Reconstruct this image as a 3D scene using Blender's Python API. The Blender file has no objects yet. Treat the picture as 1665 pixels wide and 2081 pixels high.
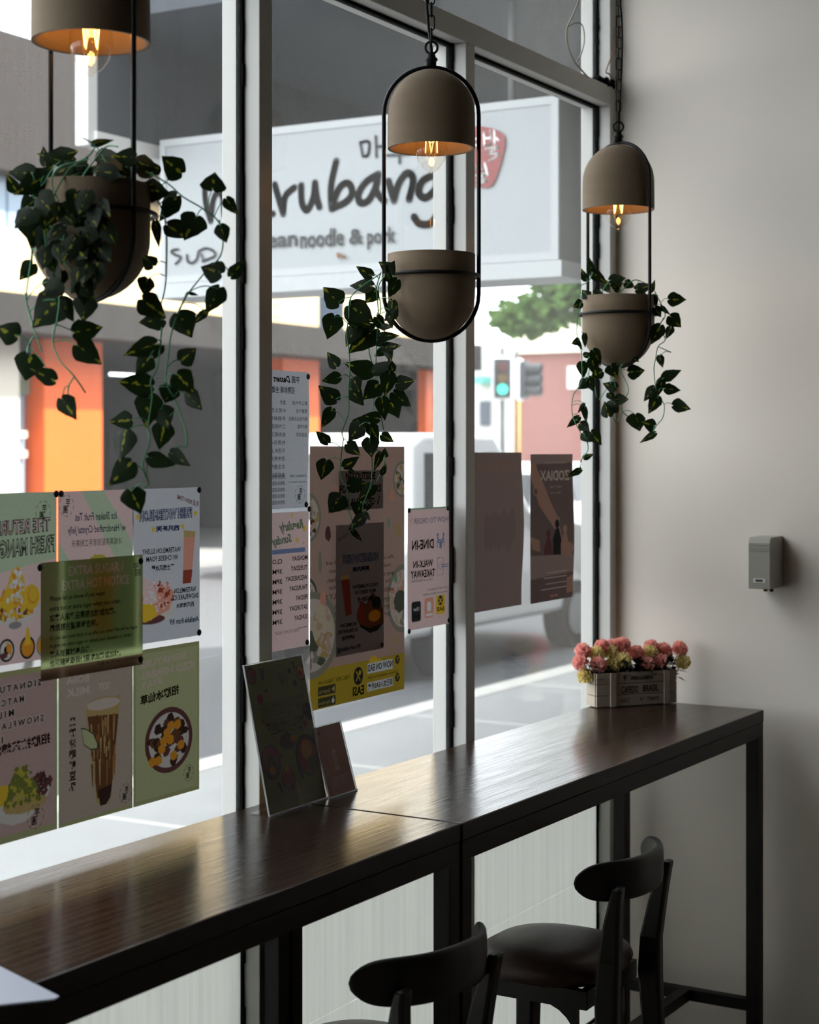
import bpy, bmesh, math, random
from mathutils import Vector, Matrix
random.seed(7)
S = bpy.context.scene
COL = S.collection
R = math.radians

# ---------------------------------------------------------------- camera, light, exposure
F, H, CU, D, CZ, YAW = 3500.0, 915.0, 832.5, 2.11, 1.785, R(30)
cam_d = bpy.data.cameras.new('camera')
cam = bpy.data.objects.new('camera', cam_d)
COL.objects.link(cam)
cam.location = (0, -D, CZ)
cam.rotation_euler = (R(90), 0, R(-60))
cam_d.sensor_fit = 'HORIZONTAL'
cam_d.sensor_width = 36
cam_d.lens = F / 1665 * 36
cam_d.shift_y = -(1040.5 - H) / 1665
cam_d.clip_start, cam_d.clip_end = 0.05, 500
cam_d.dof.use_dof = True
cam_d.dof.focus_distance = 3.75
cam_d.dof.aperture_fstop = 6.3
S.camera = cam

S.view_settings.view_transform = 'Standard'
S.view_settings.look = 'None'
S.view_settings.gamma = 1
S.view_settings.use_curve_mapping = False
S.view_settings.exposure = -0.25

world = bpy.data.worlds.new('sky')
S.world = world
world.use_nodes = True
bg = world.node_tree.nodes['Background']
bg.inputs[0].default_value = (0.90, 0.96, 1.0, 1)
bg.inputs[1].default_value = 6.0

sun_d = bpy.data.lights.new('sun', 'SUN')
sun_d.energy = 15.0
sun_d.angle = R(1.5)
sun_d.color = (1.0, 0.95, 0.86)
sun = bpy.data.objects.new('sun', sun_d)
COL.objects.link(sun)
sun.rotation_euler = Vector((-0.20, 0.60, -0.80)).to_track_quat('-Z', 'Y').to_euler()

S.cycles.max_bounces = 10
S.cycles.diffuse_bounces = 4
S.cycles.glossy_bounces = 4
S.cycles.transmission_bounces = 8
S.cycles.transparent_max_bounces = 16
S.cycles.sample_clamp_indirect = 6
S.cycles.caustics_reflective = False
S.cycles.caustics_refractive = False
S.cycles.use_denoising = True

# ---------------------------------------------------------------- photo-frame geometry helpers
def ray(u, v):
    s = (u - CU) / F
    return Vector((math.cos(YAW) + math.sin(YAW) * s, math.sin(YAW) - math.cos(YAW) * s, (H - v) / F))
CAM = Vector((0, -D, CZ))
def at(u, v, t): return CAM + ray(u, v) * t
def on_y(u, v, y): return at(u, v, (y + D) / ray(u, v).y)
def on_x(u, v, x): return at(u, v, x / ray(u, v).x)
def on_z(u, v, z): return at(u, v, (z - CZ) / ray(u, v).z)

# ---------------------------------------------------------------- materials
def srgb(r, g, b):
    f = lambda c: ((c / 255 + .055) / 1.055) ** 2.4 if c > 10 else c / 255 / 12.92
    return (f(r), f(g), f(b), 1)
MATS = {}
def new_mat(name):
    m = bpy.data.materials.new(name)
    m.use_nodes = True
    nt = m.node_tree
    for n in list(nt.nodes): nt.nodes.remove(n)
    out = nt.nodes.new('ShaderNodeOutputMaterial')
    MATS[name] = m
    return m, nt, out
def N(nt, t, **kw):
    n = nt.nodes.new(t)
    for k, v in kw.items():
        if k.startswith('i_'):
            key = k[2:]
            key = int(key) if key.isdigit() else key.replace('_', ' ')
            n.inputs[key].default_value = v
        else: setattr(n, k, v)
    return n
def mat(name, col, rough=.6, metal=0, spec=.5, noise=0, nscale=20, stretch=(1, 1, 1), bump=0, bscale=None, emit=None, es=0, coat=0):
    if name in MATS: return MATS[name]
    m, nt, out = new_mat(name)
    p = N(nt, 'ShaderNodeBsdfPrincipled')
    p.inputs['Base Color'].default_value = col
    p.inputs['Roughness'].default_value = rough
    p.inputs['Metallic'].default_value = metal
    p.inputs['Specular IOR Level'].default_value = spec
    p.inputs['Coat Weight'].default_value = coat
    if emit:
        p.inputs['Emission Color'].default_value = emit
        p.inputs['Emission Strength'].default_value = es
    if noise or bump:
        tc = N(nt, 'ShaderNodeTexCoord')
        mp = N(nt, 'ShaderNodeMapping')
        mp.inputs['Scale'].default_value = stretch
        nt.links.new(tc.outputs['Object'], mp.inputs[0])
        nz = N(nt, 'ShaderNodeTexNoise')
        nz.inputs['Scale'].default_value = nscale
        nz.inputs['Detail'].default_value = 5
        nt.links.new(mp.outputs[0], nz.inputs[0])
        if noise:
            mx = N(nt, 'ShaderNodeMix', data_type='RGBA')
            mx.inputs[6].default_value = tuple(c * (1 - noise) for c in col[:3]) + (1,)
            mx.inputs[7].default_value = tuple(min(1, c * (1 + noise)) for c in col[:3]) + (1,)
            nt.links.new(nz.outputs[0], mx.inputs[0])
            nt.links.new(mx.outputs[2], p.inputs['Base Color'])
        if bump:
            b = N(nt, 'ShaderNodeBump')
            b.inputs['Strength'].default_value = bump
            b.inputs['Distance'].default_value = .004
            if bscale:
                nz2 = N(nt, 'ShaderNodeTexNoise')
                nz2.inputs['Scale'].default_value = bscale
                nt.links.new(mp.outputs[0], nz2.inputs[0])
                nz = nz2
            nt.links.new(nz.outputs[0], b.inputs['Height'])
            nt.links.new(b.outputs[0], p.inputs['Normal'])
    nt.links.new(p.outputs[0], out.inputs[0])
    return m

def paper(name, col, tr=.5, mottled=.0):
    """Thin printed paper: part of the light passes through."""
    if name in MATS: return MATS[name]
    m, nt, out = new_mat(name)
    d = N(nt, 'ShaderNodeBsdfDiffuse'); t = N(nt, 'ShaderNodeBsdfTranslucent')
    mx = N(nt, 'ShaderNodeMixShader'); mx.inputs[0].default_value = tr
    d.inputs[0].default_value = col; t.inputs[0].default_value = col
    if mottled:
        tc = N(nt, 'ShaderNodeTexCoord'); nz = N(nt, 'ShaderNodeTexNoise')
        nz.inputs['Scale'].default_value = 260; nz.inputs['Detail'].default_value = 3
        nt.links.new(tc.outputs['Object'], nz.inputs[0])
        cm = N(nt, 'ShaderNodeMix', data_type='RGBA')
        cm.inputs[6].default_value = tuple(c * (1 - mottled) for c in col[:3]) + (1,)
        cm.inputs[7].default_value = tuple(min(1, c * (1 + mottled)) for c in col[:3]) + (1,)
        nt.links.new(nz.outputs[0], cm.inputs[0])
        nt.links.new(cm.outputs[2], d.inputs[0]); nt.links.new(cm.outputs[2], t.inputs[0])
    nt.links.new(d.outputs[0], mx.inputs[1]); nt.links.new(t.outputs[0], mx.inputs[2])
    nt.links.new(mx.outputs[0], out.inputs[0])
    return m

def glass_mat(name, tint=(1, 1, 1, 1), dirt=0.0, base=.05):
    """Clear sheet glass: see-through with angle-dependent reflection and a thin film of street dust."""
    m, nt, out = new_mat(name)
    tr = N(nt, 'ShaderNodeBsdfTransparent'); tr.inputs[0].default_value = tint
    gl = N(nt, 'ShaderNodeBsdfGlossy'); gl.inputs['Roughness'].default_value = 0.0
    lw = N(nt, 'ShaderNodeLayerWeight'); lw.inputs[0].default_value = .5
    pw = N(nt, 'ShaderNodeMath', operation='POWER'); pw.inputs[1].default_value = 5
    ml = N(nt, 'ShaderNodeMath', operation='MULTIPLY_ADD'); ml.inputs[1].default_value = .9; ml.inputs[2].default_value = base
    nt.links.new(lw.outputs['Facing'], pw.inputs[0]); nt.links.new(pw.outputs[0], ml.inputs[0])
    mx = N(nt, 'ShaderNodeMixShader')
    nt.links.new(ml.outputs[0], mx.inputs[0]); nt.links.new(tr.outputs[0], mx.inputs[1]); nt.links.new(gl.outputs[0], mx.inputs[2])
    last = mx
    if dirt:
        tc = N(nt, 'ShaderNodeTexCoord'); mp = N(nt, 'ShaderNodeMapping'); mp.inputs['Scale'].default_value = (90, 90, 1.5)
        nz = N(nt, 'ShaderNodeTexNoise'); nz.inputs['Scale'].default_value = 2.5; nz.inputs['Detail'].default_value = 4
        nt.links.new(tc.outputs['Object'], mp.inputs[0]); nt.links.new(mp.outputs[0], nz.inputs[0])
        mr = N(nt, 'ShaderNodeMapRange')
        mr.inputs[1].default_value = .35; mr.inputs[2].default_value = .75
        mr.inputs[3].default_value = dirt * .5; mr.inputs[4].default_value = dirt * 1.6
        nt.links.new(nz.outputs[0], mr.inputs[0])
        tl = N(nt, 'ShaderNodeBsdfTranslucent'); tl.inputs[0].default_value = (.9, .9, .88, 1)
        m2 = N(nt, 'ShaderNodeMixShader')
        nt.links.new(mr.outputs[0], m2.inputs[0]); nt.links.new(mx.outputs[0], m2.inputs[1]); nt.links.new(tl.outputs[0], m2.inputs[2])
        last = m2
    nt.links.new(last.outputs[0], out.inputs[0])
    return m

def wood_mat():
    m, nt, out = new_mat('dark_wood')
    tc = N(nt, 'ShaderNodeTexCoord'); mp = N(nt, 'ShaderNodeMapping'); mp.inputs['Scale'].default_value = (1.2, 16, 16)
    nt.links.new(tc.outputs['Object'], mp.inputs[0])
    n1 = N(nt, 'ShaderNodeTexNoise'); n1.inputs['Scale'].default_value = 2.2; n1.inputs['Detail'].default_value = 8; n1.inputs['Distortion'].default_value = 1.2
    nt.links.new(mp.outputs[0], n1.inputs[0])
    wv = N(nt, 'ShaderNodeTexWave', bands_direction='Y'); wv.inputs['Scale'].default_value = .9; wv.inputs['Distortion'].default_value = 7; wv.inputs['Detail'].default_value = 3
    nt.links.new(mp.outputs[0], wv.inputs[0])
    mp2 = N(nt, 'ShaderNodeMapping'); mp2.inputs['Scale'].default_value = (7, 190, 190)
    nt.links.new(tc.outputs['Object'], mp2.inputs[0])
    n2 = N(nt, 'ShaderNodeTexNoise'); n2.inputs['Scale'].default_value = 1.0; n2.inputs['Detail'].default_value = 2
    nt.links.new(mp2.outputs[0], n2.inputs[0])
    cr = N(nt, 'ShaderNodeValToRGB')
    cr.color_ramp.elements[0].position = .3; cr.color_ramp.elements[0].color = srgb(20, 13, 10)
    cr.color_ramp.elements[1].position = .72; cr.color_ramp.elements[1].color = srgb(54, 36, 25)
    mm = N(nt, 'ShaderNodeMath', operation='ADD'); m3 = N(nt, 'ShaderNodeMath', operation='MULTIPLY'); m3.inputs[1].default_value = .5
    nt.links.new(n1.outputs[0], mm.inputs[0]); nt.links.new(wv.outputs['Fac'], mm.inputs[1]); nt.links.new(mm.outputs[0], m3.inputs[0])
    nt.links.new(m3.outputs[0], cr.inputs[0])
    p = N(nt, 'ShaderNodeBsdfPrincipled'); p.inputs['Specular IOR Level'].default_value = .33
    nt.links.new(cr.outputs[0], p.inputs['Base Color'])
    mr = N(nt, 'ShaderNodeMapRange'); mr.inputs[3].default_value = .13; mr.inputs[4].default_value = .28
    nt.links.new(n1.outputs[0], mr.inputs[0]); nt.links.new(mr.outputs[0], p.inputs['Roughness'])
    b = N(nt, 'ShaderNodeBump'); b.inputs['Strength'].default_value = .42; b.inputs['Distance'].default_value = .0009
    nt.links.new(n2.outputs[0], b.inputs['Height']); nt.links.new(b.outputs[0], p.inputs['Normal'])
    nt.links.new(p.outputs[0], out.inputs[0])
    return m

def leaf_mat(name, base, streak):
    """Variegated artificial leaf: dark green with a yellow flash along the midrib."""
    m, nt, out = new_mat(name)
    uv = N(nt, 'ShaderNodeUVMap'); uv.uv_map = 'UVMap'
    sx = N(nt, 'ShaderNodeSeparateXYZ'); nt.links.new(uv.outputs[0], sx.inputs[0])
    tc = N(nt, 'ShaderNodeTexCoord')
    nz = N(nt, 'ShaderNodeTexNoise'); nz.inputs['Scale'].default_value = 90; nz.inputs['Detail'].default_value = 2
    nt.links.new(tc.outputs['Object'], nz.inputs[0])
    a = N(nt, 'ShaderNodeMath', operation='ABSOLUTE'); nt.links.new(sx.outputs[1], a.inputs[0])
    w = N(nt, 'ShaderNodeMath', operation='MULTIPLY_ADD'); w.inputs[1].default_value = -.34; w.inputs[2].default_value = 0.1
    # threshold = 0.17*(noise-0.5)-like narrow band around the midrib
    q = N(nt, 'ShaderNodeMath', operation='MULTIPLY_ADD'); q.inputs[1].default_value = .85; q.inputs[2].default_value = -.42
    nt.links.new(nz.outputs[0], q.inputs[0])
    lt = N(nt, 'ShaderNodeMath', operation='LESS_THAN')
    nt.links.new(a.outputs[0], lt.inputs[0]); nt.links.new(q.outputs[0], lt.inputs[1])
    n2 = N(nt, 'ShaderNodeTexNoise'); n2.inputs['Scale'].default_value = 30
    nt.links.new(tc.outputs['Object'], n2.inputs[0])
    cm0 = N(nt, 'ShaderNodeMix', data_type='RGBA')
    cm0.inputs[6].default_value = tuple(c * .6 for c in base[:3]) + (1,); cm0.inputs[7].default_value = tuple(c * 1.5 for c in base[:3]) + (1,)
    nt.links.new(n2.outputs[0], cm0.inputs[0])
    cm = N(nt, 'ShaderNodeMix', data_type='RGBA'); cm.inputs[7].default_value = streak
    nt.links.new(cm0.outputs[2], cm.inputs[6]); nt.links.new(lt.outputs[0], cm.inputs[0])
    p = N(nt, 'ShaderNodeBsdfPrincipled'); p.inputs['Roughness'].default_value = .55; p.inputs['Specular IOR Level'].default_value = .18
    nt.links.new(cm.outputs[2], p.inputs['Base Color'])
    t = N(nt, 'ShaderNodeBsdfTranslucent'); nt.links.new(cm.outputs[2], t.inputs[0])
    mx = N(nt, 'ShaderNodeMixShader'); mx.inputs[0].default_value = .22
    nt.links.new(p.outputs[0], mx.inputs[1]); nt.links.new(t.outputs[0], mx.inputs[2])
    nt.links.new(mx.outputs[0], out.inputs[0])
    return m

M_white = mat('frame_white', srgb(186, 185, 180), .5, noise=.05, nscale=8, stretch=(1, 1, .2))
M_gasket = mat('black_gasket', srgb(10, 10, 11), .95, spec=.1, bump=.4, bscale=60)
M_wall = mat('wall_paint', srgb(224, 216, 205), .8, noise=.03, nscale=3, bump=.08, bscale=40)
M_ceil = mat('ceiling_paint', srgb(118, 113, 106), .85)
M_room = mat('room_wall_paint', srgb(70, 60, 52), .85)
M_floor = mat('floor_concrete', srgb(122, 113, 104), .5, noise=.2, nscale=4)
M_black = mat('black_metal', srgb(13, 12, 12), .5, spec=.25, noise=.1)
M_blackwood = mat('black_stain_wood', srgb(17, 15, 14), .42, spec=.35, noise=.25, nscale=14, stretch=(1, 1, 6))
M_leather = mat('brown_leather', srgb(58, 40, 32), .38, noise=.35, nscale=30, bump=.15, bscale=120)
M_wood = wood_mat(); M_woodedge = mat('wood_edge_dark', srgb(20, 17, 15), .5, spec=.3, noise=.3, nscale=10, stretch=(1, 12, 12))
M_concrete = mat('lamp_concrete', srgb(116, 99, 78), .8, noise=.12, nscale=14, stretch=(1, 1, 3), bump=.1, bscale=90)
M_glass = glass_mat('window_glass', dirt=.012)
M_glass_up = glass_mat('transom_glass', dirt=.02)
M_bulb = glass_mat('bulb_glass', tint=(.99, .965, .92, 1), base=.04)
M_acryl = glass_mat('acrylic', tint=(.97, .97, .97, 1), base=.010)
M_fil = mat('filament', (1, .5, .12, 1), .5, emit=(1.0, .5, .12, 1), es=11)
M_brass = mat('socket_brass', srgb(120, 90, 50), .4, metal=.8)

def frosted():
    m, nt, out = new_mat('frosted_film')
    tc = N(nt, 'ShaderNodeTexCoord'); mp = N(nt, 'ShaderNodeMapping'); mp.inputs['Scale'].default_value = (40, 40, 1.2)
    nz = N(nt, 'ShaderNodeTexNoise'); nz.inputs['Scale'].default_value = 1.6; nz.inputs['Detail'].default_value = 5
    nt.links.new(tc.outputs['Object'], mp.inputs[0]); nt.links.new(mp.outputs[0], nz.inputs[0])
    cm = N(nt, 'ShaderNodeMix', data_type='RGBA'); cm.inputs[6].default_value = (.66, .66, .63, 1); cm.inputs[7].default_value = (.84, .84, .80, 1)
    nt.links.new(nz.outputs[0], cm.inputs[0])
    d = N(nt, 'ShaderNodeBsdfDiffuse'); t = N(nt, 'ShaderNodeBsdfTranslucent'); mx = N(nt, 'ShaderNodeMixShader'); mx.inputs[0].default_value = .62
    nt.links.new(cm.outputs[2], d.inputs[0]); nt.links.new(cm.outputs[2], t.inputs[0])
    nt.links.new(d.outputs[0], mx.inputs[1]); nt.links.new(t.outputs[0], mx.inputs[2]); nt.links.new(mx.outputs[0], out.inputs[0])
    return m
M_film = frosted()

# ---------------------------------------------------------------- mesh building
class MB:
    def __init__(s): s.bm = bmesh.new(); s.mats = []; s.uv = None
    def mi(s, m):
        if m not in s.mats: s.mats.append(m)
        return s.mats.index(m)
    def face(s, vs, m, smooth=False):
        try: f = s.bm.faces.new(vs)
        except ValueError: return None
        f.material_index = s.mi(m); f.smooth = smooth
        return f
    def box(s, x0, x1, y0, y1, z0, z1, m, M=None):
        c = [Vector((x, y, z)) for x in (x0, x1) for y in (y0, y1) for z in (z0, z1)]
        if M is not None: c = [M @ p for p in c]
        v = [s.bm.verts.new(p) for p in c]
        for q in ((0, 1, 3, 2), (4, 6, 7, 5), (0, 4, 5, 1), (2, 3, 7, 6), (0, 2, 6, 4), (1, 5, 7, 3)):
            s.face([v[i] for i in q], m)
    def prism(s, pts, off, m):
        """closed polygon pts swept by vector off"""
        a = [s.bm.verts.new(p) for p in pts]; b = [s.bm.verts.new(Vector(p) + off) for p in pts]
        n = len(pts)
        s.face(a[::-1], m); s.face(b, m)
        for i in range(n): s.face([a[i], a[(i + 1) % n], b[(i + 1) % n], b[i]], m)
    def poly(s, pts, m):
        s.face([s.bm.verts.new(p) for p in pts], m)
    def tube(s, pts, r, m, n=8, closed=False, caps=True, smooth=True):
        pts = [Vector(p) for p in pts]; rs = r if isinstance(r, (list, tuple)) else [r] * len(pts)
        rings = []; k = len(pts); up = None
        for i, p in enumerate(pts):
            if closed: t = pts[(i + 1) % k] - pts[i - 1]
            else: t = pts[min(i + 1, k - 1)] - pts[max(i - 1, 0)]
            if t.length < 1e-9: t = Vector((0, 0, 1))
            t.normalize()
            if up is None:
                up = Vector((0, 0, 1)) if abs(t.z) < .9 else Vector((1, 0, 0))
            a = t.cross(up)
            if a.length < 1e-5: a = t.cross(Vector((.3, .8, .5)))
            a.normalize(); b = a.cross(t).normalized(); up = b
            rings.append([s.bm.verts.new(p + (a * math.cos(2 * math.pi * j / n) + b * math.sin(2 * math.pi * j / n)) * rs[i]) for j in range(n)])
        for i in range(k if closed else k - 1):
            A, B = rings[i], rings[(i + 1) % k]
            for j in range(n): s.face([A[j], A[(j + 1) % n], B[(j + 1) % n], B[j]], m, smooth)
        if caps and not closed: s.face(rings[0][::-1], m); s.face(rings[-1], m)
    def lathe(s, prof, m, c=(0, 0, 0), n=40, smooth=True):
        c = Vector(c); rings = []
        for r, z in prof:
            if r < 1e-6: rings.append([s.bm.verts.new(c + Vector((0, 0, z)))])
            else: rings.append([s.bm.verts.new(c + Vector((r * math.cos(2 * math.pi * j / n), r * math.sin(2 * math.pi * j / n), z))) for j in range(n)])
        for A, B in zip(rings, rings[1:]):
            for j in range(n):
                k = (j + 1) % n
                if len(A) == 1 and len(B) == 1: continue
                if len(A) == 1: s.face([A[0], B[k], B[j]], m, smooth)
                elif len(B) == 1: s.face([A[j], A[k], B[0]], m, smooth)
                else: s.face([A[j], A[k], B[k], B[j]], m, smooth)
    def mesh(s, name):
        me = bpy.data.meshes.new(name)
        bmesh.ops.recalc_face_normals(s.bm, faces=s.bm.faces[:]) if s.uv is None else None
        s.bm.to_mesh(me); s.bm.free()
        for m in s.mats: me.materials.append(m)
        return me
    def build(s, name, parent=None, world=True, bevel=0, seg=2):
        """world=True: coordinates were given in world space, the parent Empty sits at its location only"""
        if parent is not None and world:
            bmesh.ops.translate(s.bm, verts=s.bm.verts[:], vec=-Vector(parent_loc(parent)))
        o = bpy.data.objects.new(name, s.mesh(name))
        COL.objects.link(o)
        if parent is not None: o.parent = parent
        if bevel:
            b = o.modifiers.new('bevel', 'BEVEL'); b.width = bevel; b.segments = seg; b.limit_method = 'ANGLE'; b.angle_limit = R(40)
        return o
def parent_loc(p):
    v = Vector(p.location)
    while p.parent is not None:
        p = p.parent; v = v + Vector(p.location)
    return v

def tag(o, label=None, cat=None, group=None, kind=None):
    if label: o['label'] = label
    if cat: o['category'] = cat
    if group: o['group'] = group
    if kind: o['kind'] = kind
    return o
def empty(name, loc=(0, 0, 0), rz=0, label=None, cat=None, group=None, kind=None):
    o = bpy.data.objects.new(name, None); COL.objects.link(o)
    o.location = loc; o.rotation_euler = (0, 0, rz); o.empty_display_size = .1
    return tag(o, label, cat, group, kind)
def structure(name, label, mb, cat='structure', bevel=0):
    o = mb.build(name, bevel=bevel)
    return tag(o, label, cat, kind='structure')
def spline(pts, k=6):
    pts = [Vector(p) for p in pts]
    if len(pts) < 3: return pts
    P = [pts[0]] + pts + [pts[-1]]; out = []
    for i in range(1, len(P) - 2):
        for j in range(k):
            t = j / k
            a, b, c, d = P[i - 1], P[i], P[i + 1], P[i + 2]
            out.append(.5 * ((2 * b) + (c - a) * t + (2 * a - 5 * b + 4 * c - d) * t * t + (-a + 3 * b - 3 * c + d) * t ** 3))
    out.append(pts[-1]); return out

# ================================================================ THE ROOM
XL, XR, YB, ZC = -5.0, 4.83, -5.2, 3.6
b = MB(); b.box(XL - .1, XR + .1, YB - .1, .05, -.1, 0, M_floor); structure('floor', 'grey concrete cafe floor under the bar tables', b, 'floor')
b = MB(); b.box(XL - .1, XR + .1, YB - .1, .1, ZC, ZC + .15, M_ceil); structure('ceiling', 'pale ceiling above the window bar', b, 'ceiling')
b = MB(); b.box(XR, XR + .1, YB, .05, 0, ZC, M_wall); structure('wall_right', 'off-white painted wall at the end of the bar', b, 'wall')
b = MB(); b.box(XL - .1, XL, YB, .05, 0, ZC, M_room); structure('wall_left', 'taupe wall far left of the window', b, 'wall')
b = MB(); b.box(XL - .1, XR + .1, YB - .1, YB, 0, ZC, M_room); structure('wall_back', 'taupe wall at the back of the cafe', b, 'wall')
b = MB(); b.box(XL - .1, XR + .1, -.05, .2, 3.42, 9.0, M_wall); b.box(XL - .1, -.70, -.05, .2, 0, 3.42, M_room); structure('wall_front', 'strip of street wall above the shop window', b, 'wall')

# window frame members: inner face y=-0.047, outer face y=+0.05, glass at y=0
YI, YO = -.047, .05
MUL = [(-.70, -.653), (1.12, 1.167), (2.949, 2.996), (3.862, 3.909), (4.78, 4.83)]
ZT0, ZT1 = 2.822, 2.878
k = 0
for i, (x0, x1) in enumerate(MUL):
    b = MB()
    b.box(x0, x1, YI, YO, 0, 3.42 if i in (0, 4) else ZT0, M_white)
    k += 1
    structure('trim_%d' % k, ['white post at the far left end of the window', 'white mullion left of the hanging planters',
        'white mullion between the menu posters and the opening hours sheet', 'white mullion beside the dine-in notice', 'white jamb post in the corner by the flower crate'][i], b, 'window frame', bevel=.002)
b = MB(); b.box(-.70, 4.78, YI, YO, ZT0, ZT1, M_white); structure('trim_11', 'long white transom bar across the top of the panes', b, 'window frame', bevel=.002)
b = MB(); b.box(-.70, 4.78, YI, YO, 3.36, 3.42, M_white); structure('trim_8', 'white head rail above the upper glass', b, 'window frame')
b = MB(); b.box(-.70, 4.78, YI, YO, 0, .07, M_white); structure('trim_9', 'white bottom rail of the window at floor level', b, 'window frame')
# ragged black sealant where the transom meets the corner post
b = MB()
for i in range(26):
    p = Vector((4.79 + random.uniform(-.07, .03), YI - random.uniform(-.05, .004), ZT1 + random.uniform(0, .016)))
    r = random.uniform(.008, .017)
    b.lathe([(0, -r), (r * .8, -r * .5), (r, 0), (r * .7, r * .6), (0, r)], M_gasket, p, 7)
tag(b.build('trim_10'), 'ragged lump of black sealant on the transom in the corner', 'sealant', kind='structure')

def gasket(b, x0, x1, z0, z1):
    w, h = .0078, .008
    def rag(p0, p1):
        n = 40; pts = []
        for i in range(n + 1): pts.append(p0.lerp(p1, i / n))
        return pts
    b.box(x0, x0 + h, -w, w, z0, z1, M_gasket); b.box(x0, x1, -w, w, z1 - h, z1, M_gasket); b.box(x0, x1, -w, w, z0, z0 + h, M_gasket)
    # hand-gunned sealant on the far jamb: uneven width
    n = 60
    for i in range(n):
        za, zb = z0 + (z1 - z0) * i / n, z0 + (z1 - z0) * (i + 1) / n
        e = random.choice((0, 0, .0008, .002, .0035))
        b.box(x1 - h, x1, -w - e, w, za, zb, M_gasket)
WIN_LAB = ['clear pane left of the menu posters', 'wide clear pane carrying the menu posters', 'clear pane carrying the opening hours sheet', 'clear pane carrying the two dark event posters', ]
for i in range(4):
    x0, x1 = MUL[i][1], MUL[i + 1][0]
    w = empty('window_%d' % (i + 1), (x0, 0, .07), label=WIN_LAB[i], cat='window', kind='structure')
    b = MB(); b.box(x0 + .004, x1 - .004, -.003, .003, .074, ZT0 - .004, M_glass); b.build('pane', w)
    b = MB(); gasket(b, x0, x1, .07, ZT0); b.build('gasket', w)
    b = MB(); b.box(x0 + .01, x1 - .009, -.0046, -.0034, .512, .99, M_film); b.box(x0 + .01, x1 - .009, -.0046, -.0034, .08, .5105, M_film)
    b.build('frosted_film', w)
w = empty('window_5', (-.70, 0, ZT1), label='long upper pane above the transom bar', cat='window', kind='structure')
b = MB(); b.box(-.646, 4.776, -.003, .003, ZT1 + .004, 3.356, M_glass_up); b.build('pane', w)
b = MB(); gasket(b, -.65, 4.78, ZT1, 3.36); b.build('gasket', w)

# loose cables hanging in the corner above the transom
M_cable = mat('clear_cable', srgb(150, 140, 122), .4); M_copper = mat('copper_wire', srgb(120, 70, 50), .4)
P = lambda u, v, y: on_y(u, v, y)
b = MB(); b.tube(spline([P(1178, -40, -.055), P(1176, 0, -.055), P(1165, 30, -.055), P(1152, 60, -.055), P(1154, 92, -.055), P(1166, 122, -.055), P(1180, 140, -.056), P(1196, 158, -.06)], 6), .0024, M_cable, 6)
b.tube(spline([P(1153, 55, -.056), P(1170, 47, -.06), P(1184, 52, -.058), P(1188, 80, -.058), P(1182, 108, -.058), P(1172, 126, -.056)], 6), .0020, M_cable, 6)
tag(b.build('loose_cable'), 'thin clear cable looped in the corner above the transom', 'cable')
b = MB(); b.tube(spline([P(1262, 55, -.06), P(1257, 80, -.06), P(1243, 115, -.06), P(1232, 145, -.06), P(1238, 150, -.06), P(1245, 160, -.062)], 5), .0020, M_copper, 6)
tag(b.build('loose_wire'), 'bent reddish wire stub in the corner behind the right lamp chain', 'wire')

# ================================================================ BAR TABLES
ZTOP = 1.05
def bar_table(rx, ry, L, rot, label, stretch=True):
    """origin = back right corner; local -x along the window, -y into the room"""
    t = empty('bar_table', (rx, ry, 0), rot, label, 'table', 'bar tables along the window')
    b = MB(); b.box(-L, 0, -.45, 0, ZTOP - .036, ZTOP, M_wood)
    for f in b.bm.faces:
        if f.calc_center_median().z < ZTOP - .01: f.material_index = b.mi(M_woodedge)  # darker wood tone on the sides and underside
    b.build('tabletop', t, world=False, bevel=.003)
    b = MB()
    z0, z1 = ZTOP - .076, ZTOP - .0365; s = .038
    b.box(-L + .002, -.002, -.449, -.449 + s, z0, z1, M_black); b.box(-L + .002, -.002, -.002 - s, -.002, z0, z1, M_black)
    b.box(-L + .002, -L + .002 + s, -.449 + s, -.002 - s, z0, z1, M_black); b.box(-.002 - s, -.002, -.449 + s, -.002 - s, z0, z1, M_black)
    b.build('apron', t, world=False, bevel=.0015)
    for x in (-L + .002, -.002 - s):
        for y in (-.449, -.002 - s):
            b = MB(); b.box(x, x + s, y, y + s, 0, z0, M_black); b.build('leg', t, world=False, bevel=.0015)
        b = MB(); b.box(x + .004, x + s - .004, -.449 + s, -.002 - s, .20, .232, M_black); b.build('rail', t, world=False)
    b = MB(); b.box(-L + .04, -.04, -.24, -.208, .20, .232, M_black); b.build('rail', t, world=False)
    return t
bar_table(4.738, -.090, 1.738, R(-1.2), 'dark wood bar table reaching the right wall, carrying the flower crate')
bar_table(2.9965, -.052, 1.76, R(-1.3), 'dark wood bar table on the left under the menu posters')

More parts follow.
